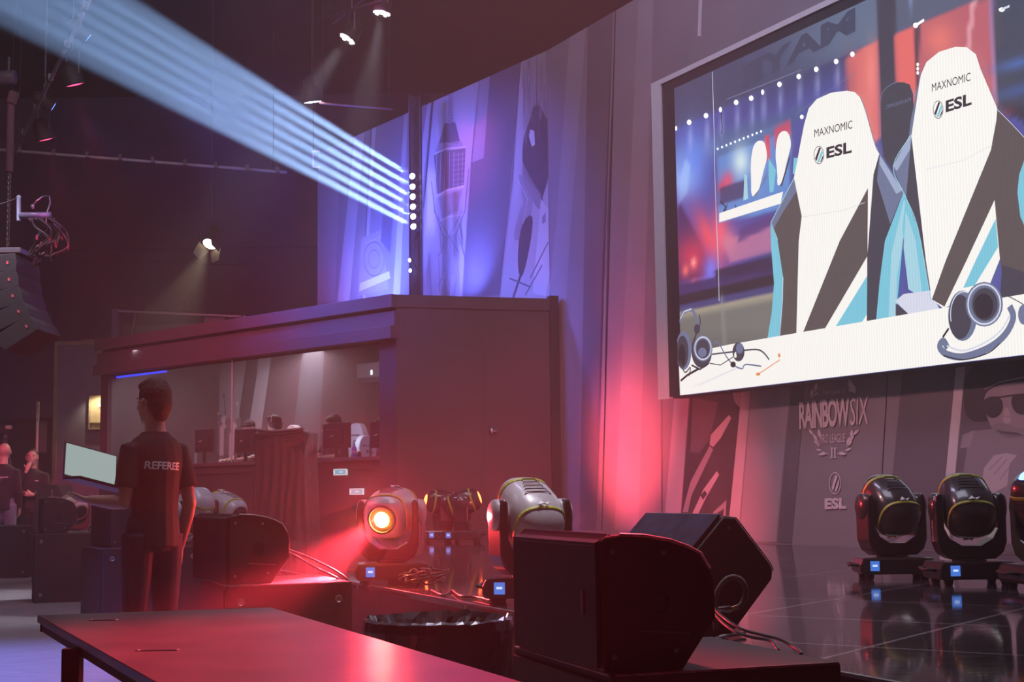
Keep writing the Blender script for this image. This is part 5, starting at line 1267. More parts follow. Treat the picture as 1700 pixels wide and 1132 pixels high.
mb = MB(); mb.add(vs, fs); mb.build('bin_liner', mat('glossy_black_film', (0.05, 0.045, 0.05), 0.18, spec=1.0, coat=0.6), bn)['label'] = 'shiny crumpled black liner'

# ================================================================== people
def rot2(v, a): return V((v[0] * math.cos(a) - v[1] * math.sin(a), v[0] * math.sin(a) + v[1] * math.cos(a), v[2]))
def hand(mb, w_, d, pn, side, curl=0.35, s=1.0):
    """hand growing from the wrist w_ along d; pn = palm normal; side = +1 thumb on cross(d, pn) side"""
    d = V(d).normalized(); pn = (V(pn) - d * V(pn).dot(d)).normalized(); ac = d.cross(pn) * side
    w_ = V(w_)
    mb.loft([(w_ - d * 0.01 * s, ac * 0.026 * s, pn * 0.019 * s), (w_ + d * 0.03 * s, ac * 0.036 * s, pn * 0.018 * s), (w_ + d * 0.075 * s, ac * 0.042 * s, pn * 0.015 * s), (w_ + d * 0.092 * s, ac * 0.038 * s, pn * 0.012 * s)])
    for k, (o, L) in enumerate(((0.031, 0.068), (0.0105, 0.078), (-0.0105, 0.072), (-0.030, 0.056))):
        p = w_ + d * 0.083 * s + ac * o * s; q = d + ac * o * 1.2; pts = [p - d * 0.02 * s]; rs = [0.0095 * s]; pts.append(p); rs.append(0.0095 * s)
        for j, fr in enumerate((0.45, 0.32, 0.23)):
            q = (q * math.cos(curl * (0.8 + 0.3 * j)) + pn * math.sin(curl * (0.8 + 0.3 * j))).normalized()
            p = p + q * L * fr * s; pts.append(p); rs.append((0.009, 0.0083, 0.0068)[j] * s)
        mb.tube(pts, rs, 8)
    p = w_ + d * 0.022 * s + ac * 0.022 * s; q = (d * 0.7 + ac * 0.8 + pn * 0.25).normalized()
    mb.tube([p, p + q * 0.032 * s, p + q * 0.052 * s + d * 0.012 * s, p + q * 0.058 * s + d * 0.034 * s], [0.014 * s, 0.0115 * s, 0.0105 * s, 0.008 * s], 8)
def head_mesh(mb, c, yaw=0.0, nod=0.0, s=1.0):
    """head centred on c facing local +y turned by yaw"""
    M = Matrix.Translation(V(c)) @ Matrix.Rotation(yaw, 4, 'Z') @ Matrix.Rotation(nod, 4, 'X') @ Matrix.Scale(s, 4)
    mb.ell((0, -0.012, 0.03), (0.076, 0.095, 0.088), M); mb.ell((0, 0.022, -0.03), (0.062, 0.066, 0.085), M)
    mb.ell((0, 0.05, -0.082), (0.034, 0.035, 0.028), M); mb.ell((0, 0.066, 0.028), (0.052, 0.022, 0.012), M)
    mb.prism([(0.078, 0.012), (0.112, -0.028), (0.105, -0.036), (0.07, -0.036)], -0.011, 0.011, M, 'x')
    mb.ell((0, 0.088, -0.052), (0.024, 0.011, 0.006), M); mb.ell((0, 0.086, -0.062), (0.021, 0.011, 0.006), M)
    for sx in (-1, 1):
        mb.ell((sx * 0.04, 0.055, -0.02), (0.022, 0.022, 0.02), M)
        mb.ell((sx * 0.078, -0.008, -0.008), (0.010, 0.017, 0.031), M); mb.ell((sx * 0.085, -0.013, 0.006), (0.006, 0.013, 0.016), M)
    return M
def limb(mb, pts, rs): mb.tube(pts, rs, 14)
def sticks(side, sh, el, wr): return [V(sh), V(el), V(wr)]
SKIN = mat('fair_skin', (0.52, 0.33, 0.26), 0.5, var=0.05, vs=20); SKIN2 = mat('warm_skin', (0.45, 0.27, 0.2), 0.5, var=0.05, vs=20)
HAIR = mat('dark_brown_hair', (0.035, 0.018, 0.012), 0.6, bump=0.8, vs=90, var=0.4); HAIRK = mat('black_hair', (0.01, 0.009, 0.01), 0.5, bump=0.8, vs=90)
EYE = mat('eye_white', (0.7, 0.7, 0.7), 0.2); PUP = mat('dark_iris', (0.02, 0.012, 0.01), 0.15)
def person(name_label, loc, rz, skin, shirt_m, trouser_m, hair_m, arms, head=(0, 0.01, 1.655), yaw=0, nod=0, sit=False, scale=1.0, hair='short', vox=0.009, sleeve=0.55, group=None, shoe=True):
    t = thing('person', name_label, 'person', loc, rz, group, scale)
    dz = -0.48 if sit else 0.0                      # seat height drop for a sitting figure
    H = V(head) + V((0, 0, dz - 0.012))
    def z(v): return v + dz
    body = MB(); M = head_mesh(body, H, yaw, nod, 1.08)
    body.tube([(0, -0.025, z(1.40)), (0, -0.018, z(1.47)), (H.x * 0.6, H.y * 0.6 - 0.012, z(1.54)), (H.x, H.y - 0.01, H.z - 0.05)], [0.085, 0.062, 0.056, 0.058], 16)
    rings = [(0.95, 0.150, 0.095), (1.02, 0.142, 0.09), (1.10, 0.135, 0.088), (1.22, 0.150, 0.098), (1.32, 0.165, 0.105), (1.40, 0.160, 0.095), (1.455, 0.105, 0.07)]
    body.loft([((0, -0.01, z(a)), (b, 0, 0), (0, c, 0)) for a, b, c in rings])
    for k, (sh, el, wr, hd, pn, cu) in enumerate(arms):
        side = -1 if k == 0 else 1
        sh, el, wr = V(sh) + V((0, 0, dz)), V(el) + V((0, 0, dz)), V(wr) + V((0, 0, dz))
        limb(body, [sh, sh.lerp(el, 0.35), sh.lerp(el, 0.75), el, el.lerp(wr, 0.3), el.lerp(wr, 0.7), wr], [0.052, 0.047, 0.041, 0.040, 0.041, 0.032, 0.025])
        hand(body, wr, hd, pn, side, cu)
    hip = z(0.93)
    if sit: legs = [[V((s_ * 0.09, 0, hip)), V((s_ * 0.11, 0.42, hip + 0.02)), V((s_ * 0.11, 0.45, hip - 0.40)), V((s_ * 0.11, 0.47, 0.08 + 0.0))] for s_ in (-1, 1)]
    else: legs = [[V((s_ * 0.09, 0, hip)), V((s_ * 0.10, 0.015, 0.50)), V((s_ * 0.11, 0.0, 0.28)), V((s_ * 0.115, -0.02, 0.08))] for s_ in (-1, 1)]
    for lg in legs: limb(body, lg, [0.08, 0.055, 0.05, 0.036])
    body.build('body', skin, t, remesh=vox, sm_it=3)
    # t-shirt
    sm = MB()
    r2 = [(0.86, 0.152, 0.128), (0.95, 0.148, 0.125), (1.05, 0.142, 0.118), (1.18, 0.150, 0.120), (1.30, 0.168, 0.126), (1.37, 0.170, 0.117), (1.415, 0.158, 0.106), (1.445, 0.135, 0.094), (1.470, 0.092, 0.080), (1.487, 0.078, 0.070)]
    if sit: r2 = r2[1:]
    sm.loft([((0, -0.012, z(a)), (b, 0, 0), (0, c, 0)) for a, b, c in r2])
    for sh, el, wr, *_ in arms:
        sh, el, wr = V(sh) + V((0, 0, dz)), V(el) + V((0, 0, dz)), V(wr) + V((0, 0, dz))
        if sleeve <= 1: limb(sm, [sh + (V((0, 0, sh.z - 0.02)) - sh) * 0.25, sh, sh.lerp(el, sleeve * 0.5), sh.lerp(el, sleeve), sh.lerp(el, sleeve + 0.17)], [0.062, 0.057, 0.060, 0.064, 0.067])
        else: limb(sm, [sh + (V((0, 0, sh.z - 0.02)) - sh) * 0.25, sh, sh.lerp(el, 0.5), el, el.lerp(wr, 0.5), el.lerp(wr, 0.92)], [0.062, 0.058, 0.058, 0.054, 0.046, 0.038])
    so_ = sm.build('shirt', shirt_m, t, remesh=vox, sm_it=3)
    tm = MB()
    tm.loft([((0, 0, hip - 0.09), (0.13, 0, 0), (0, 0.10, 0)), ((0, 0, hip - 0.02), (0.168, 0, 0), (0, 0.120, 0)), ((0, -0.005, hip + 0.05), (0.162, 0, 0), (0, 0.115, 0)), ((0, -0.008, hip + 0.10), (0.152, 0, 0), (0, 0.108, 0))])
    for lg in legs: limb(tm, [lg[0], lg[0].lerp(lg[1], 0.5), lg[1], lg[2], lg[3] + V((0, 0, 0.0))], [0.098, 0.088, 0.070, 0.064, 0.058])
    tm.build('trousers', trouser_m, t, remesh=vox, sm_it=3)
    if shoe:
        for lg in legs:
            a = lg[-1]; f = MB(); f.loft([((a.x, a.y - 0.06, 0.035), (0.036, 0, 0), (0, 0, 0.035)), ((a.x, a.y, 0.045), (0.045, 0, 0), (0, 0, 0.045)), ((a.x, a.y + 0.10, 0.035), (0.048, 0, 0), (0, 0, 0.034)), ((a.x, a.y + 0.19, 0.022), (0.036, 0, 0), (0, 0, 0.022))])
            f.tube([(a.x, a.y, 0.05), (a.x, a.y, 0.11)], 0.045, 12); f.build('shoe', M_rubber, t, smooth=True)
    # hair: a shell over the skull, open at the face
    if hair:
        hm = MB()
        if hair == 'short':
            hm.ell((0, -0.016, 0.044), (0.081, 0.098, 0.086), M); hm.ell((0, -0.05, 0.0), (0.072, 0.066, 0.075), M); hm.ell((0, -0.062, -0.05), (0.052, 0.036, 0.045), M)
            hm.ell((0.0, 0.03, 0.088), (0.066, 0.062, 0.036), M); hm.ell((0.0, -0.01, 0.10), (0.062, 0.078, 0.034), M)
        elif hair == 'full':
            hm.ell((0, -0.018, 0.05), (0.090, 0.105, 0.092), M); hm.ell((0, -0.055, -0.005), (0.082, 0.07, 0.09), M); hm.ell((0, 0.05, 0.10), (0.06, 0.05, 0.035), M)
            for sx in (-1, 1): hm.ell((sx * 0.05, 0.03, 0.09), (0.045, 0.05, 0.04), M)
        elif hair == 'cap':
            hm.ell((0, -0.01, 0.058), (0.086, 0.102, 0.075), M); hm.prism([(-0.07, 0.06), (0.07, 0.06), (0.05, 0.15), (-0.05, 0.15)], 0.05, 0.062, M, 'z')
        elif hair == 'crop':
            hm.ell((0, -0.020, 0.046), (0.078, 0.093, 0.078), M); hm.ell((0, -0.05, 0.0), (0.068, 0.058, 0.06), M)
        hm.build('cap' if hair == 'cap' else 'hair', hair_m, t, remesh=vox * 0.8, sm_it=3)
    for sx in (-1, 1):
        e = MB(); e.ell((sx * 0.031, 0.077, 0.008), (0.013, 0.010, 0.0095), M, 12, 8); eo = e.build('eye', EYE, t, smooth=True)
        e = MB(); e.ell((sx * 0.031, 0.0865, 0.008), (0.005, 0.002, 0.005), M, 10, 6); e.build('iris', PUP, eo)
        e = MB(); e.tube([M @ V((sx * 0.016, 0.086, 0.026)), M @ V((sx * 0.033, 0.086, 0.031)), M @ V((sx * 0.05, 0.075, 0.026))], 0.0035, 6); e.build('eyebrow', hair_m if hair else HAIR, t)
    return t, M, so_

# the standing man with the laptop, seen from behind
TEE = mat('black_cotton', (0.022, 0.024, 0.026), 0.85, var=0.2, vs=6, bump=0.25); JEANS = mat('dark_blue_denim', (0.03, 0.035, 0.075), 0.85, var=0.35, vs=9, bump=0.3)
rp = atY(253, 900, 8.1)
refz = 0.78
ARM_L = ((-0.165, -0.01, 1.385), (-0.205, -0.03, 1.10), (-0.29, 0.21, 1.12), (-0.3, 1, 0.1), (0.3, 0, 1), 0.25)
ARM_R = ((0.165, -0.01, 1.385), (0.215, -0.05, 1.10), (0.205, 0.03, 0.85), (0, 0.15, -1), (-1, 0.2, 0), 0.45)
ref, MR, rshirt = person('man in black referee t-shirt and jeans, seen from behind, holding an open laptop', (rp.x, 8.1, 0), refz, SKIN, TEE, JEANS, HAIR,
    [ARM_L, ARM_R], yaw=0.12, nod=0.02, scale=1.035, hair='short', vox=0.0075)
vs, fs = text_mesh('REFEREE', 0.03, 0.1)
tv = []; ref.scale.x *= 0.93
for x, y in vs:
    X_ = 0.0 + x * 0.22 - 0.125; Z_ = 1.278 + y * 0.042 - 0.10 * (X_) * 0.35
    tv.append((X_, -0.012 - 0.127 * math.sqrt(max(0, 1 - (X_ / 0.168) ** 2)) - 0.006, Z_))
# letters are split fine enough to wrap round the back
mb = MB(); mb.add(tv, fs); rt = mb.build('back_lettering', mat('white_shirt_print', (0.75, 0.75, 0.77), 0.6), ref); rt['label'] = 'white letters reading REFEREE'
k = rt.modifiers.new('wrap', 'SHRINKWRAP'); k.target = rshirt; k.wrap_method = 'PROJECT'; k.use_project_y = True; k.use_negative_direction = True; k.use_positive_direction = True; k.offset = 0.006
mb = MB(); mb.loft([((0, -0.008, 0.985), (0.168, 0, 0), (0, 0.122, 0)), ((0, -0.008, 1.015), (0.167, 0, 0), (0, 0.121, 0))])
# laptop in his left hand
hw = ref.matrix_basis @ V((-0.25, 0.30, 1.15))
lap = thing('laptop', 'open laptop with a pale lit screen, held in the standing man\'s left hand', 'laptop', atY(163, 804, 8.25), refz)
lap.rotation_euler = (0.0, 0.24, 0.72)
# base lies flat with the keys towards the man, the lid rises from its far edge
mb = MB(); mb.box((0, 0, 0), (0.34, 0.23, 0.018)); mb.build('keyboard_base', mat('dark_laptop_shell', (0.04, 0.04, 0.045), 0.35), lap, bevel=0.004)
mb = MB()
for r_ in range(5):
    for q in range(13): mb.box((-0.144 + 0.024 * q, -0.02 + 0.021 * r_, 0.0102), (0.019, 0.016, 0.003))
kb = mb.build('keyboard', M_rubber, lap); kb['kind'] = 'stuff'
ld = bpy.data.objects.new('x', None); bpy.data.objects.remove(ld)
Ml = Matrix.Translation((0, 0.115, 0.01)) @ Matrix.Rotation(-0.42, 4, 'X')
mb = MB(); mb.box((0, 0.004, 0.115), (0.34, 0.008, 0.23), Ml); lid = mb.build('lid', mat('dark_laptop_shell', (0.04, 0.04, 0.045), 0.35), lap, bevel=0.003)
mb = MB(); mb.box((0, -0.0015, 0.118), (0.322, 0.003, 0.205), Ml); mb.build('display', emat('pale_laptop_glow', (160, 182, 178), 0.85), lid)['label'] = 'pale green-grey lit display'

# two men at the left edge behind the low box
g2 = 'men at the left edge'
SH = mat('black_polo', (0.02, 0.018, 0.022), 0.85, var=0.2, vs=6)
q = atY(3, 900, 22.6)
AD = [((-0.17, -0.01, 1.385), (-0.21, -0.03, 1.10), (-0.2, 0.1, 0.88), (0.1, 0.3, -1), (1, 0, 0), 0.5), ((0.17, -0.01, 1.385), (0.21, -0.03, 1.10), (0.2, 0.1, 0.88), (-0.1, 0.3, -1), (-1, 0, 0), 0.5)]
bald, Mb, bs_ = person('bald man in a dark top seen from behind at the left edge', (q.x, 22.6, 0), 0.1, SKIN, SH, mat('grey_jeans', (0.2, 0.2, 0.28), 0.8), HAIR, AD, yaw=0.3, hair=None, scale=1.16, vox=0.014, sleeve=1.1)
mb = MB(); mb.tube([(-0.05, -0.155, 1.30), (-0.02, -0.158, 1.33), (0.02, -0.158, 1.27), (0.0, -0.158, 1.25), (-0.04, -0.156, 1.285)], 0.004, 6); mb.tube([(-0.04, -0.157, 1.30), (0.10, -0.150, 1.30)], 0.008, 6); mb.build('back_emblem', mat('pale_shirt_print', (0.6, 0.55, 0.6), 0.6), bald)['label'] = 'small pale emblem on the back'
q = atY(50, 900, 23.4)
AU = [((-0.19, -0.01, 1.385), (-0.24, 0.02, 1.12), (-0.05, 0.22, 1.10), (1, 0.2, 0.2), (0, -1, 0), 0.5), ((0.19, -0.01, 1.385), (0.22, 0.10, 1.18), (0.04, 0.17, 1.45), (-0.3, -0.1, 1), (0, -1, 0), 0.6)]
m2, Mm, _ = person('dark-haired man facing the camera with a hand at his chin, beside the bald man', (q.x, 23.4, 0), PI + 0.15, SKIN, SH, SH, HAIRK, AU, yaw=0.1, hair='crop', scale=1.12, vox=0.014, sleeve=1.1)
mb = MB(); mb.tube([(-0.12, 0.112, 1.30), (-0.07, 0.122, 1.30)], 0.006, 6); mb.build('chest_emblem', mat('pale_shirt_print', (0.6, 0.55, 0.6), 0.6), m2)

# players in the booth
gp = 'players in the booth'
TY = [((-0.17, 0.0, 1.385), (-0.24, 0.12, 1.16), (-0.14, 0.36, 1.14), (0.2, 1, 0), (0, 0, -1), 0.3), ((0.17, 0.0, 1.385), (0.24, 0.12, 1.16), (0.14, 0.36, 1.14), (-0.2, 1, 0), (0, 0, -1), 0.3)]
def player(px, ytop, off, label, hair_m, skin, shirt, yaw=0, nod=-0.2, hair='full', headset=True, glasses=False, rz=0):
    s_, t_ = WB.hit(px, ytop, off)
    zb = ZS + 0.31; p = WB.pt(s_, 0, off)
    top_local = 1.765 - 0.48
    zbase = t_ - top_local            # seat height follows from where the head is seen
    t, M, _ = person(label, (p.x, p.y, zbase), RB + PI + rz, skin, shirt, SH, hair_m, TY, sit=True, yaw=yaw, nod=nod, hair=hair, vox=0.012, sleeve=0.6, shoe=False)
    t['group'] = gp
    if headset:
        hs = thing('headset', 'headset worn by the ' + label.split(' in ')[0].split(',')[0], 'headset', (p.x, p.y, zbase), RB + PI + rz)
        mb = MB(); mb.tube([M @ V((0.100 * math.sin(a), -0.01, 0.03 + 0.112 * math.cos(a))) for a in [(-PI / 2 + PI * k / 12) for k in range(13)]], 0.009, 8); mb.build('headband', mat('grey_headset_band', (0.3, 0.3, 0.32), 0.3), hs, smooth=True)
        for sx in (-1, 1):
            mb = MB(); mb.lathe([(0.03, -0.012), (0.042, -0.008), (0.042, 0.01), (0.03, 0.016)], 20, M @ Matrix.Translation((sx * 0.093, -0.008, -0.005)) @ Matrix.Rotation(PI / 2 * sx, 4, 'Y')); mb.build('ear_cup', mat('black_headset_plastic', (0.03, 0.03, 0.035), 0.3), hs, smooth=True)
    if glasses:
        mb = MB()
        for sx in (-1, 1):
            pts = [M @ V((sx * 0.032 + 0.022 * math.cos(a), 0.101, 0.006 + 0.015 * math.sin(a))) for a in [2 * PI * k / 14 for k in range(15)]]; mb.tube(pts, 0.0025, 6)
            mb.tube([M @ V((sx * 0.054, 0.100, 0.008)), M @ V((sx * 0.084, 0.0, 0.008))], 0.0025, 6)
        mb.tube([M @ V((-0.01, 0.101, 0.008)), M @ V((0.01, 0.101, 0.008))], 0.0025, 6); mb.build('glasses_frame', M_black, t)
    return t
PSH = mat('dark_team_shirt', (0.035, 0.028, 0.04), 0.8); PL = mat('plaid_violet_shirt', (0.22, 0.14, 0.3), 0.8, var=0.5, vs=40)
player(414, 699, -1.25, 'player in a dark cap behind the second monitor from the left', mat('dark_cap_cloth', (0.02, 0.018, 0.022), 0.8), SKIN2, PSH, hair='cap', headset=False, nod=-0.1)
player(456, 692, -1.1, 'player with glasses and headset turned to the left, above the draped stand', HAIRK, SKIN, PSH, yaw=-1.15, nod=-0.1, hair='full', glasses=True)
player(556, 691, -1.3, 'player hidden but for dark hair above the large monitor right of the draped stand', HAIRK, SKIN2, PSH, hair='full', nod=-0.35, headset=False)
player(634, 697, -1.35, 'player in a checked shirt behind the rightmost monitor', HAIRK, SKIN, PL, hair='full', nod=-0.25)

# ================================================================== rigging and lamps under the ceiling
M_pipe = mat('dull_steel_pipe', (0.22, 0.2, 0.22), 0.4, metal=0.8, var=0.15)
M_thin = mat('dark_steel_wire', (0.12, 0.11, 0.12), 0.5, metal=0.6)
def pipe(name, label, p0, p1, r, m=None, cat='pipe', clamps=0, group=None):
    p0 = V(p0); p1 = V(p1); t = thing(name, label, cat, p0, 0, group)
    mb = MB(); mb.tube([(0, 0, 0), p1 - p0], r, 10); mb.build('tube', m or M_pipe, t, smooth=True)
    if cat == 'pipe':
        for f in (0.05, 0.95):
            p = (p1 - p0) * f; mb = MB(); mb.tube([p, V((p.x, p.y, 11.5 - p0.z))], 0.006, 6); mb.build('hanging_wire', M_dark, t)
    for k in range(clamps):
        f = (k + 0.7) / clamps; p = (p1 - p0) * f
        mb = MB(); mb.box(p + V((0, 0, r + 0.02)), (0.05, 0.05, 0.06)); mb.tube([p - (p1 - p0).normalized() * 0.03, p + (p1 - p0).normalized() * 0.03], r * 1.5, 10); mb.build('clamp', M_thin, t)
    return t
PA = atY(-8, 248, 20.4); PB = atY(476, 286, 22.0)
pipe('lighting_pipe', 'long thin red-lit pipe hanging level across the dark hall at left', PA, PB, 0.022, mat('grey_painted_pipe', (0.4, 0.36, 0.38), 0.5, var=0.3, vs=3), clamps=9)
PC = atY(26, 250, 20.3); PD = atY(152, -6, 14.6)
pipe('lighting_pipe', 'bluish pipe running from the red-lit pipe up towards the ceiling edge', PC, PD, 0.022, mat('pale_pipe', (0.35, 0.36, 0.42), 0.35, metal=0.5, var=0.4, vs=2), clamps=5)
pipe('steel_wire', 'thin wire crossing the dark wall below the warm lamp', atY(-5, 423, 27), atY(410, 441, 30), 0.012, M_thin, 'wire')
pipe('steel_wire', 'thin blue wire at the top left of the white ceiling lamps', atY(553, 39, 20), atY(612, -8, 18.5), 0.010, mat('blue_wire', (0.1, 0.1, 0.25), 0.5), 'wire')
pipe('lighting_pipe', 'faint reddish pipe between the flat white lamp and the column', atY(530, 171, 23), atY(652, 181, 23.2), 0.02, mat('rust_red_pipe', (0.3, 0.12, 0.14), 0.5))
pipe('lighting_pipe', 'thin pipe above the two white ceiling lamps', atY(540, 30, 19.5), atY(700, -20, 17.5), 0.02, M_dark)
def par_can(p, aim, r, L, label, lens_m, group, hang=0.5, ring=False):
    aim = V(aim).normalized(); t = thing('par_can', label, 'stage light', p, 0, group)
    Q = aim.to_track_quat('Z', 'X').to_matrix().to_4x4()
    mb = MB(); mb.lathe([(r * 0.5, -L), (r * 0.95, -L * 0.75), (r, -0.03), (r * 1.08, 0.0), (r * 1.08, 0.02), (r * 0.98, 0.02), (r * 0.96, -0.01)], 28, Q); mb.build('housing', M_black, t, smooth=True)
    mb = MB()
    if ring:
        for k in range(10):
            a = 2 * PI * k / 10
            if k in (3, 7): continue
            mb.ell((r * 0.75 * math.cos(a), r * 0.75 * math.sin(a), 0.0), (r * 0.2, r * 0.2, 0.012), Q, 12, 6)
        mb.ell((0, 0, 0), (r * 0.42, r * 0.42, 0.012), Q, 14, 6); mb.ell((r * 0.3, r * 0.1, 0), (r * 0.35, r * 0.3, 0.01), Q, 14, 6)
    else: mb.lathe([(r * 0.95, 0.0), (r * 0.9, 0.008), (r * 0.5, 0.018)], 28, Q)
    mb.build('lens', lens_m, t)
    sd_ = V((aim.y, -aim.x, 0)); sd_ = sd_.normalized() if sd_.length > 0.05 else V((1, 0, 0)); b = -aim * L * 0.4
    mb = MB(); mb.tube([b + sd_ * (r + 0.01), b + sd_ * (r + 0.02) + V((0, 0, hang * 0.5)), b + V((0, 0, hang * 0.6)), b - sd_ * (r + 0.02) + V((0, 0, hang * 0.5)), b - sd_ * (r + 0.01)], 0.012, 8)
    mb.tube([b + V((0, 0, hang * 0.58)), b + V((0, 0, 11.5 - p.z - b.z))], 0.012, 8); mb.build('bracket', M_thin, t)
    return t
M_white_hot = mat('white_led_lens', (1, 1, 1), 0.4, 0, (1.0, 0.93, 0.95), 14); M_pink = mat('pink_led_lens', (1, 0.2, 0.4), 0.4, 0, (1.0, 0.05, 0.16), 5)
M_blue = mat('blue_led_lens', (0.1, 0.2, 1), 0.4, 0, (0.08, 0.22, 1.0), 5); M_warm = mat('warm_lamp_glow', (1, 0.9, 0.7), 0.4, 0, (1.0, 0.80, 0.52), 12)
gc = 'lamps under the ceiling'
for (x, y, Y, aim, r, lab, m, ring, col, en, cone) in (
    (577, 64, 19.0, (-0.45, -0.18, -0.75), 0.125, 'white ceiling lamp with a tilted ring of lenses, lower of the two top ones', M_white_hot, True, (0.9, 0.85, 1), 2600, 24),
    (634, 21, 18.5, (-0.15, -0.09, -0.9), 0.125, 'white ceiling lamp near the top edge, upper of the two top ones', M_white_hot, True, (0.9, 0.85, 1), 2600, 24),
    (519, 168, 23.0, (0.12, 0.19, -0.98), 0.165, 'white ceiling lamp seen almost edge-on just above the beams', M_white_hot, False, (0.9, 0.9, 1), 160, 40),
    (124, 139, 17.8, (0.22, 0.25, -0.95), 0.13, 'pink lamp seen edge-on below the pipe, upper one', M_pink, False, (1, 0.06, 0.2), 900, 32),
    (76, 230, 18.9, (0.22, 0.25, -0.95), 0.13, 'pink lamp seen edge-on below the pipe, lower one', M_pink, False, (1, 0.06, 0.2), 900, 32),
    (145, 61, 17.2, (0.77, 0.38, -0.6), 0.10, 'blue lamp seen edge-on, upper one', M_blue, False, (0.1, 0.2, 1), 1200, 36),
    (87, 176, 18.4, (0.85, 0.36, -0.5), 0.10, 'blue lamp seen edge-on, lower one', M_blue, False, (0.1, 0.2, 1), 700, 36)):
    p = atY(x, y, Y); par_can(p, aim, r, 0.28, lab, m, gc, 0.55, ring); aim = V(aim).normalized()
    spot('lamp_beam', p + aim * 0.03, p + aim, en, col, cone, 0.8, 0.06)
# warm theatre lamp with barn doors
p = atY(349, 404, 26.0); aim = V((-0.22, -0.55, -0.8)).normalized()
t = thing('barn_door_lamp', 'warm theatre lamp with barn doors hanging against the dark wall', 'stage light', p)
Q = aim.to_track_quat('Z', 'X').to_matrix().to_4x4()
mb = MB(); mb.lathe([(0.09, -0.42), (0.13, -0.36), (0.14, -0.02), (0.155, 0.0), (0.155, 0.02)], 24, Q); mb.build('housing', M_black, t, smooth=True)
mb = MB(); mb.lathe([(0.14, 0.012), (0.12, 0.03), (0.05, 0.045)], 24, Q); mb.build('lens', M_warm, t)
for k in range(4):
    a = k * PI / 2 + 0.3; M = Q @ Matrix.Rotation(a, 4, 'Z') @ Matrix.Translation((0.155, 0, 0.02)) @ Matrix.Rotation(0.45, 4, 'Y')
    mb = MB(); mb.prism([(0.14, 0.0), (0.095, 0.24), (-0.095, 0.24), (-0.14, 0.0)], -0.003, 0.003, M, 'x'); mb.build('barn_door', mat('black_barn_door', (0.10, 0.09, 0.08), 0.5), t)
mb = MB(); mb.tube([(-0.18, 0, 0.02), (-0.2, 0.02, 0.2), (-0.1, 0.05, 0.42), (0.1, 0.05, 0.42), (0.2, 0.02, 0.2), (0.18, 0, 0.02)], 0.012, 8); mb.tube([(0, 0.05, 0.42), (0, 0.05, 11.5 - p.z)], 0.012, 8); mb.build('bracket', M_thin, t)
spot('warm_lamp_beam', p + aim * 0.05, p + aim, 1300, (1.0, 0.80, 0.50), 40, 0.7, 0.06)
# small hanging bracket, red light tinted into its grey paint
p = atY(520, 265, 21.5); t = thing('hanging_bracket', 'small bracket tinted as if red-lit, hanging in front of the white beams', 'bracket', p)
mb = MB(); mb.tube([(0, 0, 0.13), (0, 0, 11.5 - p.z)], 0.006, 8); mb.build('hanging_wire', M_dark, t)
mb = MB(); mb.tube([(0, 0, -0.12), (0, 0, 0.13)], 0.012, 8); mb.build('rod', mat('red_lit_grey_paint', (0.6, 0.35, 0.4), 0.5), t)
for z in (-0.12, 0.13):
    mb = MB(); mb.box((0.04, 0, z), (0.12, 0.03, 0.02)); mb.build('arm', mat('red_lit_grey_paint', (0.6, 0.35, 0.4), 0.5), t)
# hanging line array at the left edge
Yl = 14.0; px = 1 / 2361 * Yl
p = atY(16, 432, Yl); la = thing('line_array', 'black curved loudspeaker column hanging at the left edge', 'loudspeaker', p)
z = 0.0; ang = -0.05; x = 0.0; y0 = 0.0
for k in range(5):
    hgt = 0.175; M = Matrix.Translation((x, 0, z)) @ Matrix.Rotation(ang, 4, 'Y')
    prof = [(-0.24, 0), (0.175, 0.0), (0.19, -hgt * 0.5), (0.18, -hgt), (-0.20, -hgt)]
    mb = MB(); mb.prism(prof, -0.35, 0.35, M); c = mb.build('cabinet', mat('soot_black_cabinet', (0.008, 0.008, 0.009), 0.7, bump=0.1, vs=90), la, bevel=0.006)
    mb = MB(); mb.box((0.10, -0.352, -hgt * 0.5), (0.02, 0.006, 0.03), M); mb.build('rigging_pin', mat('red_paint_mark', (0.5, 0.08, 0.1), 0.4), c)
    d = M.to_3x3() @ V((0.0, 0, -hgt - 0.004)); x += d.x; z += d.z; ang -= 0.13
mb = MB(); mb.box((0.0, 0, 0.05), (0.42, 0.6, 0.05)); mb.build('fly_frame', M_thin, la, bevel=0.004)
# chain with links going up
ch = thing('hoist_chain', 'vertical chain and sleeve above the hanging loudspeaker', 'chain', atY(12, 425, Yl))
zt_ = atY(12, 172, Yl).z - ch.location.z; mb = MB(); n_ = 30
for k in range(n_):
    z = 0.1 + (zt_ * 0.55) * k / n_; r_ = 0.016
    pts = [((r_ * math.cos(a)) if k % 2 else 0, 0 if k % 2 else r_ * math.cos(a), z + 0.03 * math.sin(a)) for a in [2 * PI * q / 8 for q in range(9)]]; mb.tube(pts, 0.005, 6)
mb.build('links', M_pipe, ch)['kind'] = 'stuff'
mb = MB(); mb.tube([(0, 0, zt_ * 0.55), (0, 0, zt_)], 0.035, 12); mb.tube([(0, 0, zt_), (0.03, 0, zt_ + 0.12)], 0.05, 10); mb.build('chain_sleeve', mat('dark_red_cloth', (0.12, 0.05, 0.06), 0.8), ch)
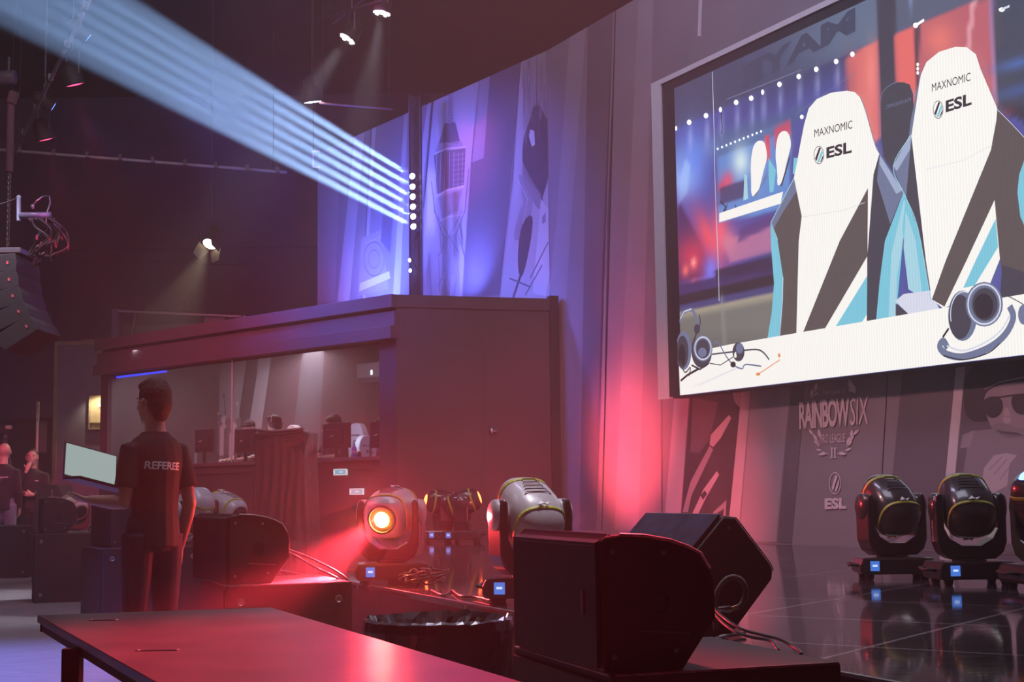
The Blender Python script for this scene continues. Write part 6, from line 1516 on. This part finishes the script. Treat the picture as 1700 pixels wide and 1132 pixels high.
# moving lamp and cable bundle on a short pipe by the hoist
br = thing('rigging_bracket', 'violet-lit short pipe and bracket with hanging cables, above the hanging loudspeaker', 'bracket', atY(57, 358, 13.6))
K1 = 13.6 / 2361
mb = MB(); mb.tube([(-0.14, 0, 0.0), (0.16, 0, 0.0)], 0.035, 12); mb.build('pipe', mat('violet_grey_pipe', (0.16, 0.14, 0.22), 0.4, metal=0.4), br, smooth=True)
mb = MB(); mb.bar((-0.15, 0, -0.05), (-0.155, 0, 0.17), 0.04, 0.03); mb.ell((-0.155, 0, 0.18), (0.025, 0.02, 0.025)); mb.build('plate', mat('blue_grey_plate', (0.2, 0.26, 0.32), 0.4), br, bevel=0.004)
mb = MB(); mb.tube([(-0.02, -0.02, 0.08), (0.02, -0.02, 0.14), (0.08, 0, 0.19), (0.14, 0, 0.19), (0.15, 0, 0.12), (0.13, -0.02, 0.03), (0.12, -0.03, -0.1)], 0.008, 8)
mb.ell((-0.015, -0.02, 0.085), (0.02, 0.015, 0.025)); mb.build('safety_cable', M_pipe, br)
mb = MB(); mb.tube([(-0.16, 0, 0.18), (-0.24, 0, 0.15), (-0.30, 0, 0.13), (-0.44, 0, 0.10)], 0.004, 6); mb.build('wire', M_pipe, br)
bd = None
rr = random.Random(21)
for k in range(9):
    x0 = 0.0 + 0.03 * k - 0.05; pts = [(x0, -0.02, -0.03)]
    for j in range(1, 6):
        f_ = j / 5; pts.append((x0 + 0.17 * math.sin(f_ * PI) * rr.uniform(0.2, 1.3) + rr.uniform(-0.04, 0.04), rr.uniform(-0.06, 0.06), -0.03 - f_ * rr.uniform(0.35, 0.5) * (1 if k % 3 else 0.8)))
    pts.append((x0 + rr.uniform(-0.05, 0.15), 0, -0.1 - rr.uniform(0.1, 0.3)))
    mb = MB(); S = []
    for i in range(len(pts) - 1):
        for q in range(5): S.append(V(pts[i]).lerp(V(pts[i + 1]), q / 5))
    for _ in range(2): S = [S[0]] + [(S[i - 1] + S[i] + S[i + 1]) / 3 for i in range(1, len(S) - 1)] + [S[-1]]
    mb.tube(S, 0.012, 7); mb.build('hanging_cable', M_cable, br, smooth=True)
    q = S[len(S) // 2]; mb = MB(); mb.lathe([(0.010, -0.025), (0.013, 0), (0.010, 0.025)], 10, Matrix.Translation(q)); mb.build('cable_plug', mat('red_plug', (0.35, 0.06, 0.09), 0.4), br)
spot('rig_pink', atY(150, 300, 12.5), atY(60, 380, 13.6), 60, (1, 0.1, 0.25), 50, 0.8, 0.03)
spot('rig_violet', atY(120, 250, 12.9), atY(55, 358, 13.6), 30, (0.5, 0.35, 1.0), 40, 0.8, 0.03)
# dark clutter at the far left: clamp lamp on the pipe
p = atY(14, 128, 19); t = thing('clamp_lamp', 'small dim lamp head at the left edge under the ceiling', 'stage light', p)
mb = MB(); mb.lathe([(0.06, -0.15), (0.09, -0.1), (0.1, 0.08), (0.09, 0.1)], 18, Matrix.Rotation(PI / 2, 4, 'Y')); mb.build('housing', mat('dull_violet_metal', (0.14, 0.12, 0.15), 0.4), t, smooth=True)
mb = MB(); mb.tube([(0, 0, 0.09), (0, 0, 0.28)], 0.02, 8); mb.build('bracket', M_thin, t)

# ================================================================== flats, frames and things behind the booth on the left
def flat(name, label, cat, W, s0, s1, z0, z1, off, th, fr, mface, mframe, extra=None):
    t = thing(name, label, cat, W.pt((s0 + s1) / 2, z0, off))
    mb = MB(); wbox(mb, s0 + fr, s1 - fr, z0 + 0.0, z1 - fr, off - th * 0.3, off, W); bpart(mb, 'panel', mface, par=t)
    for a, b_, c_, d in ((s0, s0 + fr, z0, z1), (s1 - fr, s1, z0, z1), (s0 + fr, s1 - fr, z1 - fr, z1)):
        mb = MB(); wbox(mb, a, b_, c_, d, off - th, off + 0.02, W); bpart(mb, 'frame_batten', mframe, par=t)
    return t
WP = Wall((-12.5, 27.2), (-5.0, 26.6))
M_wood = mat('pale_bare_wood', (0.36, 0.27, 0.19), 0.7, var=0.2, vs=5); M_flat = mat('grey_violet_flat_paint', (0.20, 0.19, 0.26), 0.7, var=0.15, vs=2)
s0 = WP.hit(88.5, 700)[0]; s1 = WP.hit(232, 700)[0]; z1 = WP.hit(100, 567)[1]
fl = flat('scenery_flat', 'grey flat in a bare wooden frame standing left of the booth', 'flat', WP, s0, s1, 0.0, z1, 0, 0.08, 0.075, M_flat, M_wood)
mb = MB(); wbox(mb, WP.hit(137, 566)[0], WP.hit(172, 566)[0], z1, z1 + 0.03, -0.05, 0.05, WP); bpart(mb, 'top_batten', M_wood, 'loose pale batten on the top edge', par=fl)
# lit recessed box on the flat
s0 = WP.hit(150.5, 680)[0]; s1 = WP.hit(182, 680)[0]; za = WP.hit(152, 713)[1]; zb_ = WP.hit(152, 656.5)[1]
bx = thing('wall_box', 'open pale metal wall box lit from inside, beside the booth post', 'cabinet', WP.pt((s0 + s1) / 2, za, 0.05))
M_brass = mat('cream_enamel', (0.62, 0.52, 0.36), 0.4, var=0.1)
mb = MB(); wbox(mb, s0, s1, za, zb_, 0.005, 0.02, WP); bpart(mb, 'back_plate', M_brass, par=bx)
for a, b_, c_, d in ((s0, s0 + 0.02, za, zb_), (s1 - 0.02, s1, za, zb_), (s0, s1, za, za + 0.02), (s0, s1, zb_ - 0.02, zb_), (s0, s1, za + 0.12, za + 0.14)):
    mb = MB(); wbox(mb, a, b_, c_, d, 0.02, 0.10, WP); bpart(mb, 'rim', M_brass, par=bx)
mb = MB(); wbox(mb, s0 + 0.17, s0 + 0.34, za + 0.43, za + 0.46, 0.05, 0.08, WP); bpart(mb, 'lamp_tube', emat('box_lamp', (255, 235, 190), 5), par=bx)
spot('box_light', WP.pt(s0 + 0.2, zb_ - 0.03, 0.3), WP.pt(s0 + 0.2, za + 0.2, 0), 16, (1.0, 0.82, 0.5), 120, 0.6, 0.02)
# low dark wall panel left of the flat with a slim post and a framed clear sheet
zz = atY(40, 698, 30).z
mb = MB(); p0 = atY(-40, 698, 30); p1_ = atY(92, 698, 30); mb.box(((p0.x + p1_.x) / 2, 30.05, zz / 2), (p1_.x - p0.x, 0.1, zz)); mb.box(((p0.x + p1_.x) / 2, 29.97, zz + 0.02), (p1_.x - p0.x, 0.12, 0.07))
pw = thing('partition_panel', 'low dark partition behind the two men at the left edge', 'partition', (0, 0, 0)); mb.build('panel', mat('brown_dark_partition', (0.06, 0.048, 0.052), 0.8, var=0.1), pw)
def upright(name, label, cat, x, y0, y1, Y, w_, m):
    a = atY(x, y1, Y); b_ = atY(x, y0, Y); t = thing(name, label, cat, (a.x, Y, a.z))
    mb = MB(); mb.box((0, 0, (b_.z - a.z) / 2), (w_, w_, b_.z - a.z)); mb.build('post', m, t); return t, b_.z - a.z
st_ = thing('display_stand', 'bright slim post with a framed clear sheet beside the dark-haired man', 'stand', (atY(58, 900, 25.5).x, 25.5, 0))
zl = atY(58, 668, 25.5).z
mb = MB(); mb.box((0, 0, (zl + 0.03) / 2), (0.045, 0.045, zl)); mb.build('post', mat('pale_alu_post', (0.55, 0.48, 0.42), 0.4, metal=0.3, var=0.2), st_)
mb = MB(); mb.box((0, 0, 0.015), (0.5, 0.4, 0.03)); mb.build('foot_plate', M_black, st_)
q0 = atY(62, 751, 25.4); q1 = atY(77, 700, 25.4); ox = st_.location.x
mb = MB()
for a, b_ in (((q0.x, q0.z), (q0.x, q1.z)),): mb.bar((a[0] - ox, -0.1, a[1]), (b_[0] - ox, -0.1, b_[1]), 0.05, 0.03)
mb.build('sheet_holder', mat('cream_holder', (0.75, 0.65, 0.5), 0.35), st_, bevel=0.005)
mb = MB(); mb.box(((q0.x + q1.x) / 2 - ox + 0.01, -0.1, (q0.z + q1.z) / 2), (q1.x - q0.x, 0.008, q1.z - q0.z)); mb.build('clear_sheet', mat('smoky_sheet', (0.09, 0.08, 0.09), 0.15), st_)
spot('stand_light', (ox + 1.9, 24.6, 3.4), (ox + 0.1, 25.4, 2.4), 22, (1.0, 0.85, 0.65), 24, 0.6, 0.03)
# camcorder on a tripod at the left edge
vc = thing('video_camera', 'black camcorder with bright fittings at the left edge above the bald man', 'camera', (atY(4, 900, 24.5).x, 24.5, 0)); k_ = 24.5 / 2361
zc = atY(4, 712, 24.5).z
mb = MB(); mb.box((-0.05, 0, zc), (0.2, 0.3, 0.16)); mb.build('camera_body', M_black, vc, bevel=0.01)
mb = MB(); mb.lathe([(0.03, -0.04), (0.035, 0.05)], 14, Matrix.Translation((0.09, -0.1, zc + 0.02)) @ Matrix.Rotation(PI / 2, 4, 'Y')); mb.build('viewfinder', mat('cream_holder', (0.75, 0.65, 0.5), 0.35), vc)
mb = MB(); mb.bar((-0.12, 0, zc + 0.12), (0.06, 0, zc + 0.12), 0.03, 0.02); mb.build('handle', M_rubber, vc)
for a in (0.3, 2.4, 4.5):
    mb = MB(); mb.tube([(0, 0, zc - 0.1), (0.45 * math.cos(a), 0.45 * math.sin(a), 0.01)], 0.016, 8); mb.build('tripod_leg', M_thin, vc)
mb = MB(); mb.lathe([(0.04, -0.1), (0.05, -0.08), (0.03, 0.0)], 14, Matrix.Translation((0.0, 0, zc - 0.07))); mb.build('tripod_head', M_thin, vc)
# covered case beside the farthest speaker
p = atY(94, 832, 20.5); cs = thing('covered_case', 'dark sloped case standing behind the farthest small speaker', 'case', (p.x, 20.5, 0))
hz_ = atY(94, 804, 20.5).z
mb = MB(); mb.prism([(-0.24, 0), (0.2, 0), (0.2, hz_ - 0.2), (0.10, hz_), (-0.12, hz_ - 0.02), (-0.22, hz_ - 0.16)], -0.3, 0.3); mb.build('body', mat('dark_brown_cover', (0.06, 0.05, 0.055), 0.8), cs, bevel=0.02)
mb = MB(); mb.box((0.03, -0.305, hz_ - 0.18), (0.02, 0.01, 0.22)); mb.build('strap', mat('grey_strap', (0.25, 0.22, 0.24), 0.5), cs)
p = atY(124, 830, 18.9); bg = thing('cream_bag', 'crumpled cream bag catching light beside the farthest moving head light', 'bag', p + V((0.0, -0.1, -0.03)))
mb = MB(); rr = random.Random(2)
mb.ell((0, 0, 0.03), (0.09, 0.06, 0.055), None, 20, 12)
mb.v = [tuple(V(v) * (1 + 0.35 * mnoise.noise(V(v) * 25))) for v in mb.v]; mb.build('bag_body', mat('cream_bag_film', (0.75, 0.66, 0.48), 0.4), bg, smooth=True)
# scaffold frame standing above and behind the booth
F0 = Wall((-7.4, 26.3), (-3.6, 25.4)); sf = thing('scaffold_frame', 'grey scaffold frame with panels rising behind the booth roof', 'scaffold', F0.pt(1.5, 0, -0.1))
def sp(x0, y0, x1, y1, w_, name, m=M_pipe):
    a = F0.pt(*F0.hit(x0, y0), 0) - sf.location; b_ = F0.pt(*F0.hit(x1, y1), 0) - sf.location; mb = MB(); mb.bar(a, b_, w_, w_); mb.build(name, m, sf)
M_scf = mat('violet_grey_scaffold', (0.20, 0.17, 0.22), 0.5, var=0.1)
a = F0.hit(192, 513); mb = MB(); wbox(mb, a[0] - 0.05, a[0] + 0.05, 0.0, a[1], -0.05, 0.05, F0); bpart(mb, 'upright', M_scf, par=sf)
a = F0.hit(402, 524); mb = MB(); wbox(mb, a[0] - 0.03, a[0] + 0.03, 0.0, a[1], -0.05, 0.05, F0); bpart(mb, 'upright', M_scf, par=sf)
sp(192, 516, 408, 525.5, 0.035, 'top_rail', mat('pale_rail', (0.4, 0.34, 0.36), 0.5)); sp(243, 513, 345, 519, 0.05, 'rail', M_dark); sp(226, 520, 214, 580, 0.035, 'brace', M_scf)
a = F0.hit(200, 518); b_ = F0.hit(400, 527); mb = MB(); wbox(mb, a[0], b_[0], 1.0, b_[1] - 0.05, -0.12, -0.1, F0); bpart(mb, 'panel', mat('violet_dark_panel', (0.085, 0.065, 0.09), 0.7), par=sf)
a = F0.hit(336, 522); b_ = F0.hit(370, 524); mb = MB(); wbox(mb, a[0], b_[0], 3.0, a[1] - 0.04, -0.09, -0.08, F0); bpart(mb, 'panel', M_scf, par=sf)
sp(306, 500, 306, 518, 0.02, 'aerial', M_dark)

# ================================================================== unseen fill lights added inside the booth
cB = WB.pt(LB * 0.26, ZB - 0.25, -1.2); area('booth_fill_light', cB, cB - V((0, 0, 1)), 78, (1.0, 0.88, 0.93), 3.0, 0.8)
cB = WB.pt(LB * 0.72, ZB - 0.25, -1.1); area('booth_fill_light', cB, cB - V((0, 0, 1)), 8, (1.0, 0.82, 0.9), 2.4, 0.6)
